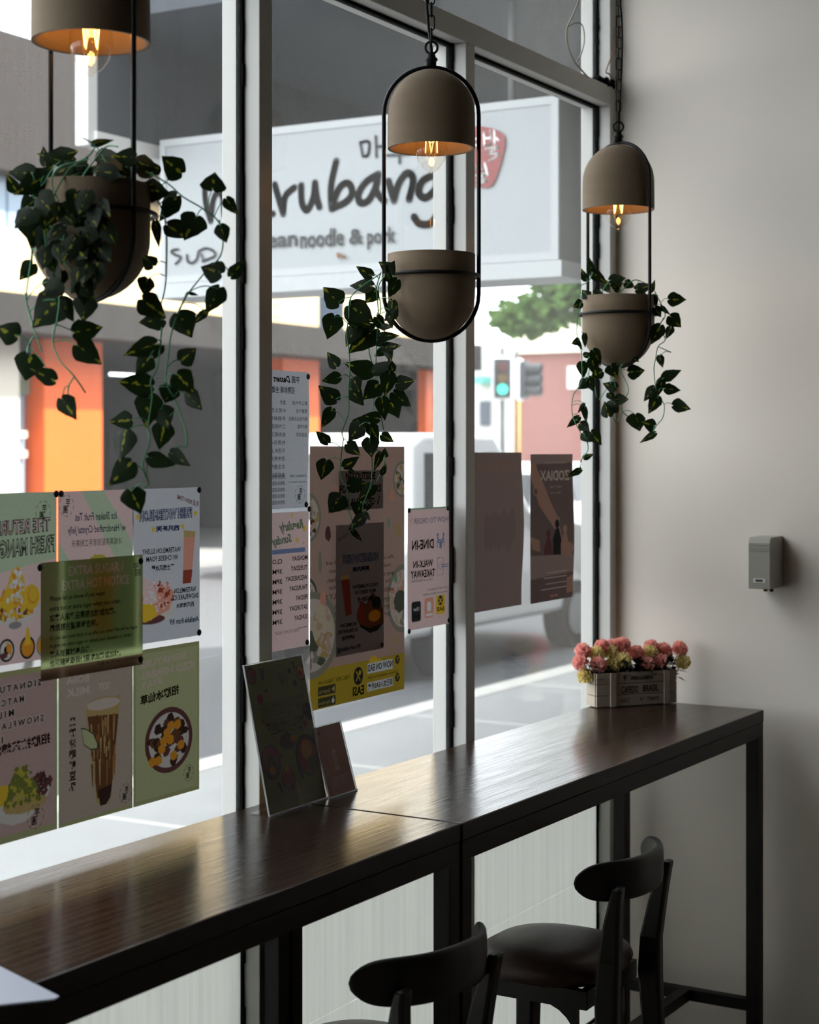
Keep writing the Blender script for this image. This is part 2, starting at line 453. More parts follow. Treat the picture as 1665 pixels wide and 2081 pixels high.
# ================================================================ STOOLS
def stool_leg(b, p0, p1, w0, w1, m):
    """square tapered bar"""
    p0, p1 = Vector(p0), Vector(p1)
    v = []
    for p, w in ((p0, w0), (p1, w1)):
        v += [b.bm.verts.new(p + Vector((sx * w[0] / 2, sy * w[1] / 2, 0))) for sx, sy in ((-1, -1), (1, -1), (1, 1), (-1, 1))]
    b.face(v[:4][::-1], m); b.face(v[4:], m)
    for i in range(4): b.face([v[i], v[(i + 1) % 4], v[4 + (i + 1) % 4], v[4 + i]], m)
def make_stool(label, loc, rz):
    """origin on the floor under the seat centre; back towards local -y"""
    t = empty('bar_stool', loc, rz, label, 'stool', 'low backed stools tucked under the bar')
    ZS = .672
    def sb(b, name, bevel=0):
        bmesh.ops.scale(b.bm, vec=(.93, .93, 1), verts=b.bm.verts[:])
        return b.build(name, t, world=False, bevel=bevel)
    # padded seat: rounded square lathe-like stack
    b = MB(); rings = []
    for r, z in ((.0, ZS - .045), (.168, ZS - .045), (.181, ZS - .036), (.187, ZS - .02), (.180, ZS - .004), (.155, ZS + .009), (.10, ZS + .017), (.0, ZS + .02)):
        ring = []
        for j in range(40):
            a = 2 * math.pi * j / 40
            e = 1.0 / (abs(math.cos(a)) ** 2.6 + abs(math.sin(a)) ** 2.6) ** (1 / 2.6)
            ring.append(b.bm.verts.new((r * e * math.cos(a), r * e * math.sin(a) * .96 + .005, z)))
        rings.append(ring)
    for A, B in zip(rings, rings[1:]):
        for j in range(40): b.face([A[j], A[(j + 1) % 40], B[(j + 1) % 40], B[j]], M_leather, True)
    bmesh.ops.remove_doubles(b.bm, verts=b.bm.verts[:], dist=1e-5)
    sb(b, 'seat')
    # apron ring
    b = MB()
    for x0, x1, y0, y1 in ((-.15, .15, .128, .148), (-.15, .15, -.148, -.128), (-.15, -.13, -.128, .128), (.13, .15, -.128, .128)):
        b.box(x0, x1, y0, y1, ZS - .085, ZS - .045, M_blackwood)
    sb(b, 'seat_frame')
    # curved corner brackets under the frame
    for sx in (-1, 1):
        b = MB(); pts = []
        for i in range(7):
            a = i / 6 * math.pi / 2
            pts.append(Vector((sx * .142, -.12 + .09 * (1 - math.cos(a)), ZS - .085 - .085 * (1 - math.sin(a)))))
        pts.append(Vector((sx * .142, -.12, ZS - .085)))
        b.prism(pts, Vector((-sx * .016, 0, 0)), M_blackwood); sb(b, 'bracket')
    for sx in (-1, 1):
        b = MB(); stool_leg(b, (sx * .165, .165, 0), (sx * .134, .135, ZS - .047), (.04, .036), (.062, .05), M_blackwood); sb(b, 'leg', .006)
        # rear leg runs on into the back post
        b = MB()
        prof = [(0, -.215, .032, .172), (.25, -.205, .042, .152), (ZS - .06, -.192, .058, .130), (ZS + .02, -.196, .052, .126), (ZS + .10, -.208, .042, .138), (ZS + .155, -.220, .030, .147), (ZS + .19, -.230, .022, .150)]
        rings = []
        for z, y, w, xx in prof:
            x = sx * xx; d = .034
            rings.append([b.bm.verts.new((x + q * d / 2, y + r_ * w / 2, z)) for q, r_ in ((-1, -1), (1, -1), (1, 1), (-1, 1))])
        b.face(rings[0][::-1], M_blackwood); b.face(rings[-1], M_blackwood)
        for A, B in zip(rings, rings[1:]):
            for j in range(4): b.face([A[j], A[(j + 1) % 4], B[(j + 1) % 4], B[j]], M_blackwood)
        sb(b, 'leg', .007)
        b = MB(); b.tube([(sx * .148, -.2270, ZS + .158), (sx * .148, -.2325, ZS + .1585)], .0055, M_brass, 12)
        sb(b, 'screw')
    # curved backrest board wrapping forward at both ends
    b = MB(); n = 26; rings = []
    for i in range(n + 1):
        q = -1 + 2 * i / n
        cx, cy = .200 * q, -.245 + .108 * abs(q) ** 2.6
        sl = .108 * 2.6 * abs(q) ** 1.6 * (1 if q > 0 else -1) / .2
        nx, ny = sl / math.hypot(1, sl), -1 / math.hypot(1, sl)
        e = 1 - abs(q) ** 7 if abs(q) < 1 else 0
        hh = .0445 * max(.22, math.sqrt(max(0, 1 - abs(q) ** 9)))
        zc = ZS + .196
        th = .011 * max(.35, e)
        ring = []
        for (dn, dz) in ((-1, -.75), (-.6, -1), (.6, -1), (1, -.75), (1, .75), (.6, 1), (-.6, 1), (-1, .75)):
            ring.append(b.bm.verts.new((cx + nx * dn * th, cy + ny * dn * th, zc + dz * hh)))
        rings.append(ring)
    for A, B in zip(rings, rings[1:]):
        for j in range(8): b.face([A[j], A[(j + 1) % 8], B[(j + 1) % 8], B[j]], M_blackwood, True)
    b.face(rings[0][::-1], M_blackwood); b.face(rings[-1], M_blackwood)
    bk = sb(b, 'backrest')
    sd = bk.modifiers.new('sub', 'SUBSURF'); sd.levels = sd.render_levels = 1
    for z, ins in ((.22, .0), (.30, .0)):
        b = MB()
        if z < .25:
            b.box(-.15, .15, .146, .17, z, z + .03, M_blackwood)
        else:
            b.box(.144, .166, -.16, .15, z, z + .03, M_blackwood); sb(b, 'stretcher'); b = MB()
            b.box(-.166, -.144, -.16, .15, z, z + .03, M_blackwood)
        sb(b, 'stretcher')
    return t
make_stool('black stool with brown padded seat, nearer the right wall', (3.515, -.46, 0), R(0))
make_stool('black stool at the lower edge of view with chipped paint on its backrest', (2.712, -.435, 0), R(-7.5))

# ================================================================ PENDANT LAMPS WITH PLANTERS
def pendant(u, v_bottom, t_, turn, label, chain_links, cord_side):
    p = at(u, v_bottom, t_)
    lamp = empty('pendant_lamp', p, turn, label, 'lamp', 'pendant lamps with hanging planters')
    L = lambda b, n, par=lamp, **k: b.build(n, par, world=False, **k)
    Rr, ZA = .105, .613
    # capsule-shaped hoop
    pts = [(Rr * math.cos(a), 0, ZA - .0045 - Rr + Rr * math.sin(a)) for a in [math.pi * i / 20 for i in range(21)]]
    pts += [(Rr * math.cos(a), 0, .0045 + Rr + Rr * math.sin(a)) for a in [math.pi + math.pi * i / 20 for i in range(21)]]
    b = MB(); b.tube(pts, .0045, M_black, 8, closed=True); L(b, 'hoop')
    # shade: hollow dome
    zb, zt, r = .428, .603, .0965
    out = [(r, zb), (r * 1.0, zb + .03), (r * .995, zb + .075)]
    for i in range(1, 12):
        a = i / 11 * math.pi / 2
        out.append((r * .995 * math.cos(a), zb + .075 + .1 * math.sin(a)))
    inn = [(0, zt - .012)]
    for i in range(10, -1, -1):
        a = i / 11 * math.pi / 2
        inn.append(((r - .009) * math.cos(a), zb + .075 + .088 * math.sin(a)))
    inn += [(r - .009, zb + .001), (r, zb)]
    b = MB(); b.lathe(out + inn, M_concrete, n=56); L(b, 'shade')
    # neck, ring and chain
    b = MB(); b.lathe([(0, ZA - .004), (.011, ZA - .004), (.011, ZA + .008), (.014, ZA + .010), (.014, ZA + .014), (.010, ZA + .017), (.008, ZA + .026), (0, ZA + .026)], M_black, n=16); L(b, 'neck')
    b = MB(); rz = ZA + .026 + .0125
    b.tube([(.0135 * math.cos(a) * math.cos(-turn + R(-60)) , .0135 * math.cos(a) * math.sin(-turn + R(-60)), rz + .0135 * math.sin(a)) for a in [2 * math.pi * i / 20 for i in range(20)]], .0028, M_black, 8, closed=True); L(b, 'ring')
    z = rz + .010
    for i in range(chain_links):
        h, w = .0165, .0068; zc = z + h
        ang = -turn + (R(-60) if i % 2 else R(20))
        pts = []
        for q in range(16):
            a = 2 * math.pi * q / 16
            x = w * math.cos(a); zz = (h - w) * (1 if math.sin(a) > 0 else -1) + w * math.sin(a)
            pts.append((x * math.cos(ang), x * math.sin(ang), zc + zz))
        b = MB(); b.tube(pts, .0018, M_black, 6, closed=True); L(b, 'chain_link')
        z += 2 * h - .0045
    top = z
    b = MB(); q = []
    n = 24; ca, sa = math.cos(-turn + R(-60)), math.sin(-turn + R(-60))
    for i in range(n + 1):
        f = i / n; off = cord_side(f)
        q.append((off * ca - .004 * math.sin(f * 9), off * sa, ZA + .028 + (top - ZA - .028) * f))
    b.tube(q, .0032, M_black, 8); L(b, 'cord')
    if p.z + top < ZC:
        b = MB(); b.tube([(0, 0, top), (0, 0, ZC - p.z - .012)], .003, M_black, 6); L(b, 'drop_wire')
        b = MB(); b.lathe([(0, ZC - p.z - .03), (.05, ZC - p.z - .03), (.05, ZC - p.z - .001), (0, ZC - p.z - .001)], M_black, n=24); L(b, 'ceiling_rose')
    # bulb
    bz = .398
    prof = [(0, bz - .026), (.004, bz - .0255), (.006, bz - .021), (.018, bz - .013), (.030, bz + .004), (.0355, bz + .026), (.0345, bz + .045), (.027, bz + .075), (.018, bz + .1), (.0135, bz + .115)]
    b = MB(); b.lathe(prof, M_bulb, n=32); bulb = L(b, 'bulb')
    b = MB(); b.lathe([(0, bz + .112), (.0155, bz + .112), (.017, bz + .118), (.019, bz + .16), (.019, zt - .014), (0, zt - .014)], M_brass, n=20); b.build('socket', bulb, world=False)
    b = MB(); cols = 4; pts = []
    for i in range(cols):
        a = 2 * math.pi * i / cols; a2 = a + math.pi / cols
        pts += [(.013 * math.cos(a), .013 * math.sin(a), bz + .022), (.0155 * math.cos(a2), .0155 * math.sin(a2), bz + .085)]
    b.tube(pts, .0010, M_fil, 6, closed=True); b.build('filament', bulb, world=False)
    b = MB(); b.tube([(0, 0, bz - .012), (.001, 0, bz + .012), (0, 0, bz + .1)], [.0035, .0016, .003], M_bulb, 8); b.build('glass_stem', bulb, world=False)
    ld = bpy.data.lights.new('bulb_light', 'POINT'); ld.energy = 0.75; ld.color = (1, .45, .13); ld.shadow_soft_size = .012
    lo = bpy.data.objects.new('bulb_light', ld); COL.objects.link(lo); lo.parent = bulb; lo.location = (0, 0, bz + .055)
    # planter pot
    r, z0, zr = .0965, .0065, .195
    out = [(0, z0)]
    for i in range(1, 13):
        a = i / 12 * math.pi / 2
        out.append((r * math.sin(a), z0 + .104 - .104 * math.cos(a)))
    out += [(r, zr - .03), (r, zr), (r - .008, zr), (r - .009, .11), (0, .11)]
    b = MB(); b.lathe(out, M_concrete, n=56); L(b, 'planter_pot')
    b = MB(); b.tube([(Rr * math.cos(2 * math.pi * i / 48), Rr * math.sin(2 * math.pi * i / 48), .147) for i in range(48)], .0042, M_black, 8, closed=True); L(b, 'pot_ring')
    return lamp
side = lambda s: (lambda f: s * math.sin(f * 5.2) * .009 + .001)
LAMPS = [(185, 618, 2.82, R(-60 - 40), 'concrete pendant lamp and planter at the left, nearest the camera', 10, side(1)),
         (877, 697, 3.80, R(-60 + 3), 'middle concrete pendant lamp and planter, in front of the blade sign', 20, side(-1)),
         (1257, 750, 4.634, R(-60 - 45), 'concrete pendant lamp and planter by the right wall', 20, side(1))]
for a in LAMPS: pendant(*a)

# ---------------------------------------------------------------- trailing plants
M_leaf = leaf_mat('leaf_green', srgb(21, 34, 13), srgb(124, 126, 32))
M_stem = mat('vine_stem', srgb(66, 140, 92), .5)
def plant(loc, t0, crops, label, seed, pot):
    """crops: list of (ox, oy, scale, leaves, vines); leaf = (base x, base y, tip x, tip y, width ratio) in crop units"""
    rnd = random.Random(seed)
    pu, pv0, pv1, pt = pot; pr = .118 * F / pt
    def over(u, v, tt):
        """keep stems and leaves clear of the pot's bulge"""
        if pv0 < v < pv1 and abs(u - pu) < pr:
            rr = pr if v < pv0 + pr else math.sqrt(max(1, pr * pr - (v - pv0 - pr) ** 2))
            if abs(u - pu) < rr: return min(tt, pt - math.sqrt(rr * rr - (u - pu) ** 2) * pt / F)
        return tt
    root = empty('trailing_pothos', loc, 0, label, 'plant', 'artificial trailing plants in the hanging pots')
    fol, st = MB(), MB()
    uvl = fol.bm.loops.layers.uv.new('UVMap')
    vines = []
    for ox, oy, sc, leaves, vs in crops:
        for dz, vv in vs:
            pts = spline([at(ox + x / sc, oy + y / sc, over(ox + x / sc, oy + y / sc, t0 + dz + .012 * math.sin(i * 1.7))) for i, (x, y) in enumerate(vv)], 6)
            st.tube(pts, .0013, M_stem, 5); vines.append(pts)
    allv = [p for v in vines for p in v]
    view = ray(800, 800).normalized()
    for ox, oy, sc, leaves, vs in crops:
        for lf in leaves:
            bx, by, tx, ty, w = lf[:5]; dz = lf[5] if len(lf) > 5 else None
            bu, bv, tu, tv = ox + bx / sc, oy + by / sc, ox + tx / sc, oy + ty / sc
            if allv and dz is None:
                near = min(allv, key=lambda p: (p - at(bu, bv, t0)).length)
                tt = (near - CAM).dot(Vector((math.cos(YAW), math.sin(YAW), 0))) + rnd.uniform(-.02, .02)
            else: tt = t0 + (dz or 0); near = None
            tt = over((bu + tu) / 2, (bv + tv) / 2, over(bu, bv, tt))
            B = at(bu, bv, tt); T = at(tu, tv, tt + rnd.uniform(-.018, .018))
            ax = T - B; Ln = ax.length; ax.normalize()
            sd = ax.cross(view); sd.normalize()
            tilt = rnd.uniform(-.5, .5)
            nrm = sd.cross(ax).normalized()
            sd = (sd * math.cos(tilt) + nrm * math.sin(tilt)).normalized(); nrm = sd.cross(ax).normalized()
            hw = Ln * w / 2 * 1.22
            # heart-shaped blade folded along the midrib, curled tip
            rows = ((-.07, .36), (.02, .72), (.14, .96), (.28, 1.0), (.45, .88), (.62, .64), (.78, .38), (.9, .16), (1.0, 0))
            fold = rnd.uniform(.08, .3); curl = rnd.uniform(-.18, .22); prev = None
            for i, (f, h) in enumerate(rows):
                c = B + ax * (Ln * f) + nrm * (curl * Ln * f * f)
                row = []
                for q in (-1, -.5, 0, .5, 1):
                    if i == 0: off = ax * (0 if abs(q) > .1 else .09 * Ln)
                    else: off = Vector((0, 0, 0))
                    wv = 1 + .05 * math.sin(f * 19 + q * 3)
                    row.append((fol.bm.verts.new(c + off + sd * (q * hw * h * wv) + nrm * (abs(q) * hw * h * fold + .03 * hw * math.sin(9 * f + 5 * q))), (f, q * h)))
                if prev:
                    for k2 in range(4):
                        quad = [prev[k2], prev[k2 + 1], row[k2 + 1], row[k2]]
                        fc = fol.face([v for v, _ in quad], M_leaf, True)
                        if fc:
                            for lp, (_, uvc) in zip(fc.loops, quad): lp[uvl].uv = uvc
                prev = row
            if near is not None and (near - B).length < .09:
                mid = (near + B) / 2 + Vector((0, 0, .006)) + view * rnd.uniform(-.006, .006)
                st.tube(spline([near, mid, B + ax * (.08 * Ln)], 4), [.0009] * 9, M_stem, 5)
    fol.uv = uvl
    fol.build('foliage', root); st.build('stem', root)
    return root
L2a = (540, 540, 4.625, [(1003,100,848,0,.5),(1005,190,775,172,.5),(695,360,537,200,.8),(650,468,583,700,.7),(785,370,1020,520,.75),(790,500,1010,570,.5),
 (860,565,745,745,.6),(1028,590,770,830,.55),(1000,600,830,720,.6),(1040,230,950,350,.8),(1240,130,1150,305,.55),(1195,325,1170,495,.5),(1040,480,1130,620,.6),(1060,660,1262,655,.42),
 (1090,770,1285,750,.4),(1130,760,1190,915,.5),(1120,790,1020,850,.6),(665,950,578,810,.7),(702,1050,527,1088,.62),(672,1265,497,1118,.7),(625,1345,525,1530,.5),
 (590,1670,470,1548,.5),(1010,1000,735,915,.55),(1200,990,1150,860,.5),(1010,1000,1195,900,.5),(820,1060,880,1190,.75),(805,1165,915,1315,.62),(1065,1110,920,1255,.7),(1170,1000,1130,1225,.6),
 (1225,1110,1408,1078,.7),(1200,1190,1360,1340,.65),(1160,1240,1257,1450,.65),(1095,1240,1120,1455,.55),(1070,1440,915,1410,.62),(965,1480,800,1465,.62),(890,1495,770,1650,.75),
 (980,1490,1065,1665,.5),(1090,1590,1208,1660,.6),(1130,720,1010,760,.5),(1190,460,1110,520,.6),(1180,420,1230,520,.5),(1090,560,1200,590,.5)],
 [(0, [(1085,60),(1045,200),(1050,300),(1060,500),(1040,800),(1030,1100),(1000,1400),(980,1665)]),(-.03, [(1085,70),(860,230),(790,330),(785,470),(765,640),(790,880),(780,1200),(780,1380),(720,1560),(740,1640)]),
  (.03, [(1150,60),(1060,200),(1080,420),(1000,650),(970,780),(1010,950),(1090,1200),(1080,1380),(1110,1540)])])
L2b = (620, 890, 6.714, [(570,80,755,240,.65),(530,400,745,265,.55),(290,300,215,570,.72),(600,440,700,490,.5),(590,650,845,615,.72),(500,790,322,1030,.85),(930,640,720,880,.5),
 (760,890,700,1085,.8),(810,1060,570,1250,.5),(800,1010,895,1145,.4),(640,1260,800,1425,.28),(1040,200,950,450,.35),(1090,250,1100,130,.6),(1050,500,1115,350,.4),(880,0,915,270,.75),(900,900,830,1010,.4)],
 [(0, [(910,-10),(915,350),(900,630),(810,870),(780,1000)]),(-.03, [(525,20),(490,300),(490,520),(560,680),(600,850),(590,950),(640,1110)]),(.02, [(960,120),(1060,260),(1085,340),(980,610)])])
L2c = (600, 480, 3.62, [(720,255,610,185,.6,-.06),(690,270,740,175,.6,-.06),(1150,135,1215,112,.5,.05),(1180,140,1140,118,.5,.05),(700,330,670,250,.6,-.05),(720,600,750,500,.5,-.03),(690,560,720,680,.5,-.03)], [])
def pot_leaves(rnd, u, v, su, n, sz): 
    out = []
    for i in range(n):
        x = rnd.uniform(-su, su); a = rnd.uniform(-2.8, -.3)
        bx, by = u + x, v + rnd.uniform(-4, 6)
        l = sz * rnd.uniform(.7, 1.1)
        out.append((bx, by, bx + l * math.cos(a), by + l * math.sin(a) * .7, rnd.uniform(.35, .7), rnd.uniform(-.06, .06)))
    return out
plant(at(877, 560, 3.8), 3.76, [L2a, L2b, L2c], 'trailing artificial ivy spilling left of the middle lamp planter', 3, (882, 540, 697, 3.8))

L1a = (0, 280, 3.33, [(620,40,775,5,.32),(430,160,232,115,.35),(320,250,90,395,.55),(230,235,38,243,.5),(110,360,40,245,.6),(780,170,640,130,.3),(600,200,480,310,.6),(720,220,640,320,.6),(480,190,340,260,.6),(800,200,890,260,.5),
 (1040,250,940,120,.75),(1235,240,1087,125,.8),(1440,355,1455,228,.95),(1530,410,1610,525,.55),(1490,590,1535,715,.65),(980,350,1160,375,.7),(1200,390,1050,560,.55),(1050,560,1078,750,.28),
 (1130,590,1280,695,.7),(1330,530,1250,690,.85),(1500,920,1345,858,.75),(1560,940,1665,820,.5),(1490,1010,1390,1180,.6),(1400,1170,1295,1260,.4),(1280,1050,1350,1065,.3),(1205,1190,1295,1360,.85),
 (960,1090,1120,1220,.7),(1110,1230,930,1250,.6),(225,850,130,965,.65),(230,430,135,500,.9),(170,520,190,690,.7),(260,520,210,750,.6),(330,600,260,800,.6),(400,620,330,850,.6),(330,850,420,990,.6),(300,760,340,900,.6),
 (330,960,360,1090,.85),(400,1080,210,1290,.7),(400,1090,495,1240,.6),(580,1080,560,1250,.85),(500,1320,705,1272,.65),(520,1400,690,1535,.65),(120,1340,-35,1270,.85),(205,1470,165,1660,.8),
 (1000,950,970,1070,.85),(1040,870,960,790,.8),(600,560,745,640,.5),(470,260,360,330,.6),(540,200,600,130,.4),(900,180,990,230,.5),(330,300,230,400,.7),(300,380,180,440,.7),(520,300,600,240,.5),(860,300,800,220,.5),(700,300,760,240,.5),
 (420,900,380,1040,.6),(450,700,400,860,.6),(380,460,300,600,.7),(250,640,200,760,.6)],
 [(-.05, [(700,250),(900,200),(1120,300),(1240,400),(1390,490),(1490,590),(1500,780),(1380,920),(1270,1060),(1210,1180)]),(.0, [(1000,330),(1115,540),(1125,900),(1110,1050),(1080,1150)]),(-.08, [(300,300),(180,480),(215,750),(185,1000),(180,1100),(210,1220)]),
  (-.11, [(560,0),(640,60),(560,150),(400,200),(350,300),(400,450),(440,600),(420,800),(500,920),(540,1060)]),(-.1, [(600,140),(480,200),(380,360),(300,560),(330,820),(400,1060),(380,1270)]),(-.1,[(800,60),(720,60),(640,150),(560,260)])])
L1b = (0, 580, 3.62, [(405,700,215,615,.6),(450,830,568,990,.75),(1150,430,910,510,.5),(1100,530,1000,660,.75),(1190,440,1130,540,.5),(1330,560,1440,462,.8),(1120,740,865,710,.6),(1260,740,1210,875,.85),
 (1300,650,1430,800,.75),(1370,790,1480,920,.6),(1100,810,1080,1050,.68),(1180,900,1250,1060,.75),(965,990,798,1005,.62),(1210,1020,1170,1210,.72),(920,1070,880,1300,.7),(1090,1260,1300,1325,.5),
 (1250,1230,1408,1330,.5),(970,1300,800,1480,.62),(960,1500,1040,1665,.8)],
 [(-.03, [(1380,50),(1320,180),(1260,360),(1240,520),(1220,700),(1290,850),(1370,1080),(1370,1190)]),(-.05, [(1190,310),(1180,420),(1160,600),(1110,700),(1120,820),(1090,1040),(1100,1150),(1050,1320),(1090,1450),(1050,1500)]),
  (-.08, [(185,60),(220,220),(260,350),(310,490)]),(-.1, [(410,280),(390,420),(440,550),(540,660),(630,790)]),(-.1, [(550,665),(505,740),(500,820)]),(-.08,[(250,370),(210,440),(200,500)])])
rl = random.Random(21); mass = []
for i in range(46):
    bu, bv = rl.uniform(60, 215), rl.uniform(385, 575)
    if bv > 480 and bu < 75 + (bv - 480) * .5: continue
    a = rl.uniform(.7, 2.5); l = rl.uniform(38, 58)
    mass.append((bu, bv, bu + l * math.cos(a), bv + l * math.sin(a), rl.uniform(.55, .85), -.135 - rl.uniform(0, .02)))
for i in range(26):
    bu, bv = rl.uniform(70, 300), rl.uniform(315, 385); a = rl.uniform(-3.3, .3); l = rl.uniform(36, 60)
    mass.append((bu, bv, bu + l * math.cos(a), bv + l * .7 * math.sin(a), rl.uniform(.4, .75), rl.uniform(-.11, .06)))
plant(at(185, 480, 2.82), 2.82, [L1a, L1b, (0, 0, 1, mass, [])], 'large trailing artificial ivy spilling over the left lamp planter', 5, (185, 400, 618, 2.82))

L3 = (1100, 500, 4.1625, [(385,290,332,190,.5),(430,230,405,90,.4),(430,220,560,320,.5),(400,430,345,370,.8),(350,480,268,515,.75),(440,400,540,410,.6),(520,300,590,410,.5),(580,290,720,270,.6),(600,350,700,300,.6),
 (710,310,800,350,.6),(800,370,950,330,.55),(930,390,970,290,.4),(930,420,980,510,.7),(1010,510,1095,585,.35),(1080,450,1232,455,.68),(1090,590,1185,690,.8),(1100,680,1060,790,.55),(960,520,1020,600,.8),(1010,670,930,840,.55),
 (325,800,247,825,.6),(315,800,340,880,.4),(370,740,372,865,.35),(360,930,435,910,.6),(440,880,520,1010,.6),(430,950,460,1100,.6),(345,980,365,1115,.6),(520,1060,420,1110,.7),(590,1010,640,1115,.85),(740,1070,885,1050,.75),
 (390,1140,310,1210,.8),(400,1110,445,1240,.55),(640,1200,518,1155,.65),(570,1240,625,1310,.6),(630,1295,748,1300,.7),(630,1330,520,1425,.75),(570,1440,535,1300,.6),(365,1330,308,1420,.3),(370,1360,382,1500,.38),
 (325,1445,215,1538,.4),(330,1500,415,1565,.75),(350,1580,420,1660,.75),(420,1570,508,1685,.68),(360,1795,455,1745,.38),(340,1890,213,1955,.35),(1000,925,1030,1030,.5),(1030,1120,1190,1045,.48),(1045,1205,1188,1220,.55),
 (1030,1120,990,1280,.45),(960,1190,868,1315,.55),(990,1275,908,1425,.55),(1115,1350,1275,1370,.68),(800,1420,840,1565,.95),(965,1520,850,1490,.85),(970,1580,833,1660,.32),(780,950,830,985,.7),(480,420,400,480,.6),(420,440,370,520,.6),(880,420,800,380,.5),(660,380,600,320,.5)],
 [(-.04, [(340,330),(330,400),(345,450),(310,580),(305,780),(340,900),(345,1000),(340,1150),(270,1270),(265,1430),(330,1570),(385,1650),(395,1730),(335,1820),(330,1880)]),(-.04, [(960,380),(1020,500),(1050,590),(1000,680),(1050,790),(990,850),(970,950),(955,1050),(980,1240),(1040,1340),(1030,1450),(975,1520),(945,1580)]),
  (.05, [(640,1000),(690,1090),(740,1220),(690,1320),(690,1400),(750,1450)]),(.04, [(440,870),(400,960),(430,1050),(470,1280)]),(.04, [(690,1000),(560,1200),(490,1300)]),(.04, [(690,1400),(640,1490),(600,1430)]),(-.04, [(440,225),(400,300),(340,330)]),(0, [(560,320),(520,400),(650,400),(780,290),(870,310)]),(-.04,[(990,850),(1100,900)])])
plant(at(1257, 640, 4.634), 4.62, [L3], 'small trailing artificial ivy hanging from the right lamp planter', 9, (1257, 620, 750, 4.634))

# ================================================================ PRINTED PAPER
import numpy as np
PRINT = {}
def stock(name, tr, mottled=.05, gain=1.0):
    """paper stock whose printed colour comes from the sheet's own print attribute"""
    m, nt, out = new_mat(name)
    at_ = N(nt, 'ShaderNodeAttribute'); at_.attribute_name = 'print'
    tc = N(nt, 'ShaderNodeTexCoord'); nz = N(nt, 'ShaderNodeTexNoise'); nz.inputs['Scale'].default_value = 260; nz.inputs['Detail'].default_value = 3
    nt.links.new(tc.outputs['Object'], nz.inputs[0])
    mr = N(nt, 'ShaderNodeMapRange'); mr.inputs[3].default_value = gain * (1 - mottled * 2); mr.inputs[4].default_value = gain * (1 + mottled * 2)
    nt.links.new(nz.outputs[0], mr.inputs[0])
    vm = N(nt, 'ShaderNodeVectorMath', operation='SCALE')
    nt.links.new(at_.outputs['Color'], vm.inputs[0]); nt.links.new(mr.outputs[0], vm.inputs['Scale'])
    d = N(nt, 'ShaderNodeBsdfDiffuse'); nt.links.new(vm.outputs[0], d.inputs[0])
    if tr:
        t = N(nt, 'ShaderNodeBsdfTranslucent'); nt.links.new(vm.outputs[0], t.inputs[0])
        mx = N(nt, 'ShaderNodeMixShader'); mx.inputs[0].default_value = tr
        nt.links.new(d.outputs[0], mx.inputs[1]); nt.links.new(t.outputs[0], mx.inputs[2]); nt.links.new(mx.outputs[0], out.inputs[0])
    else: nt.links.new(d.outputs[0], out.inputs[0])
    return m
def ink(c):
    """ink film: what comes through the paper is filtered by the ink colour"""
    k_ = 'ink_film_%02x%02x%02x' % tuple(int(255 * min(1, x)) for x in c[:3])
    if k_ in MATS: return MATS[k_]
    m, nt, out = new_mat(k_)
    t = N(nt, 'ShaderNodeBsdfTransparent'); t.inputs[0].default_value = c
    nt.links.new(t.outputs[0], out.inputs[0])
    return m
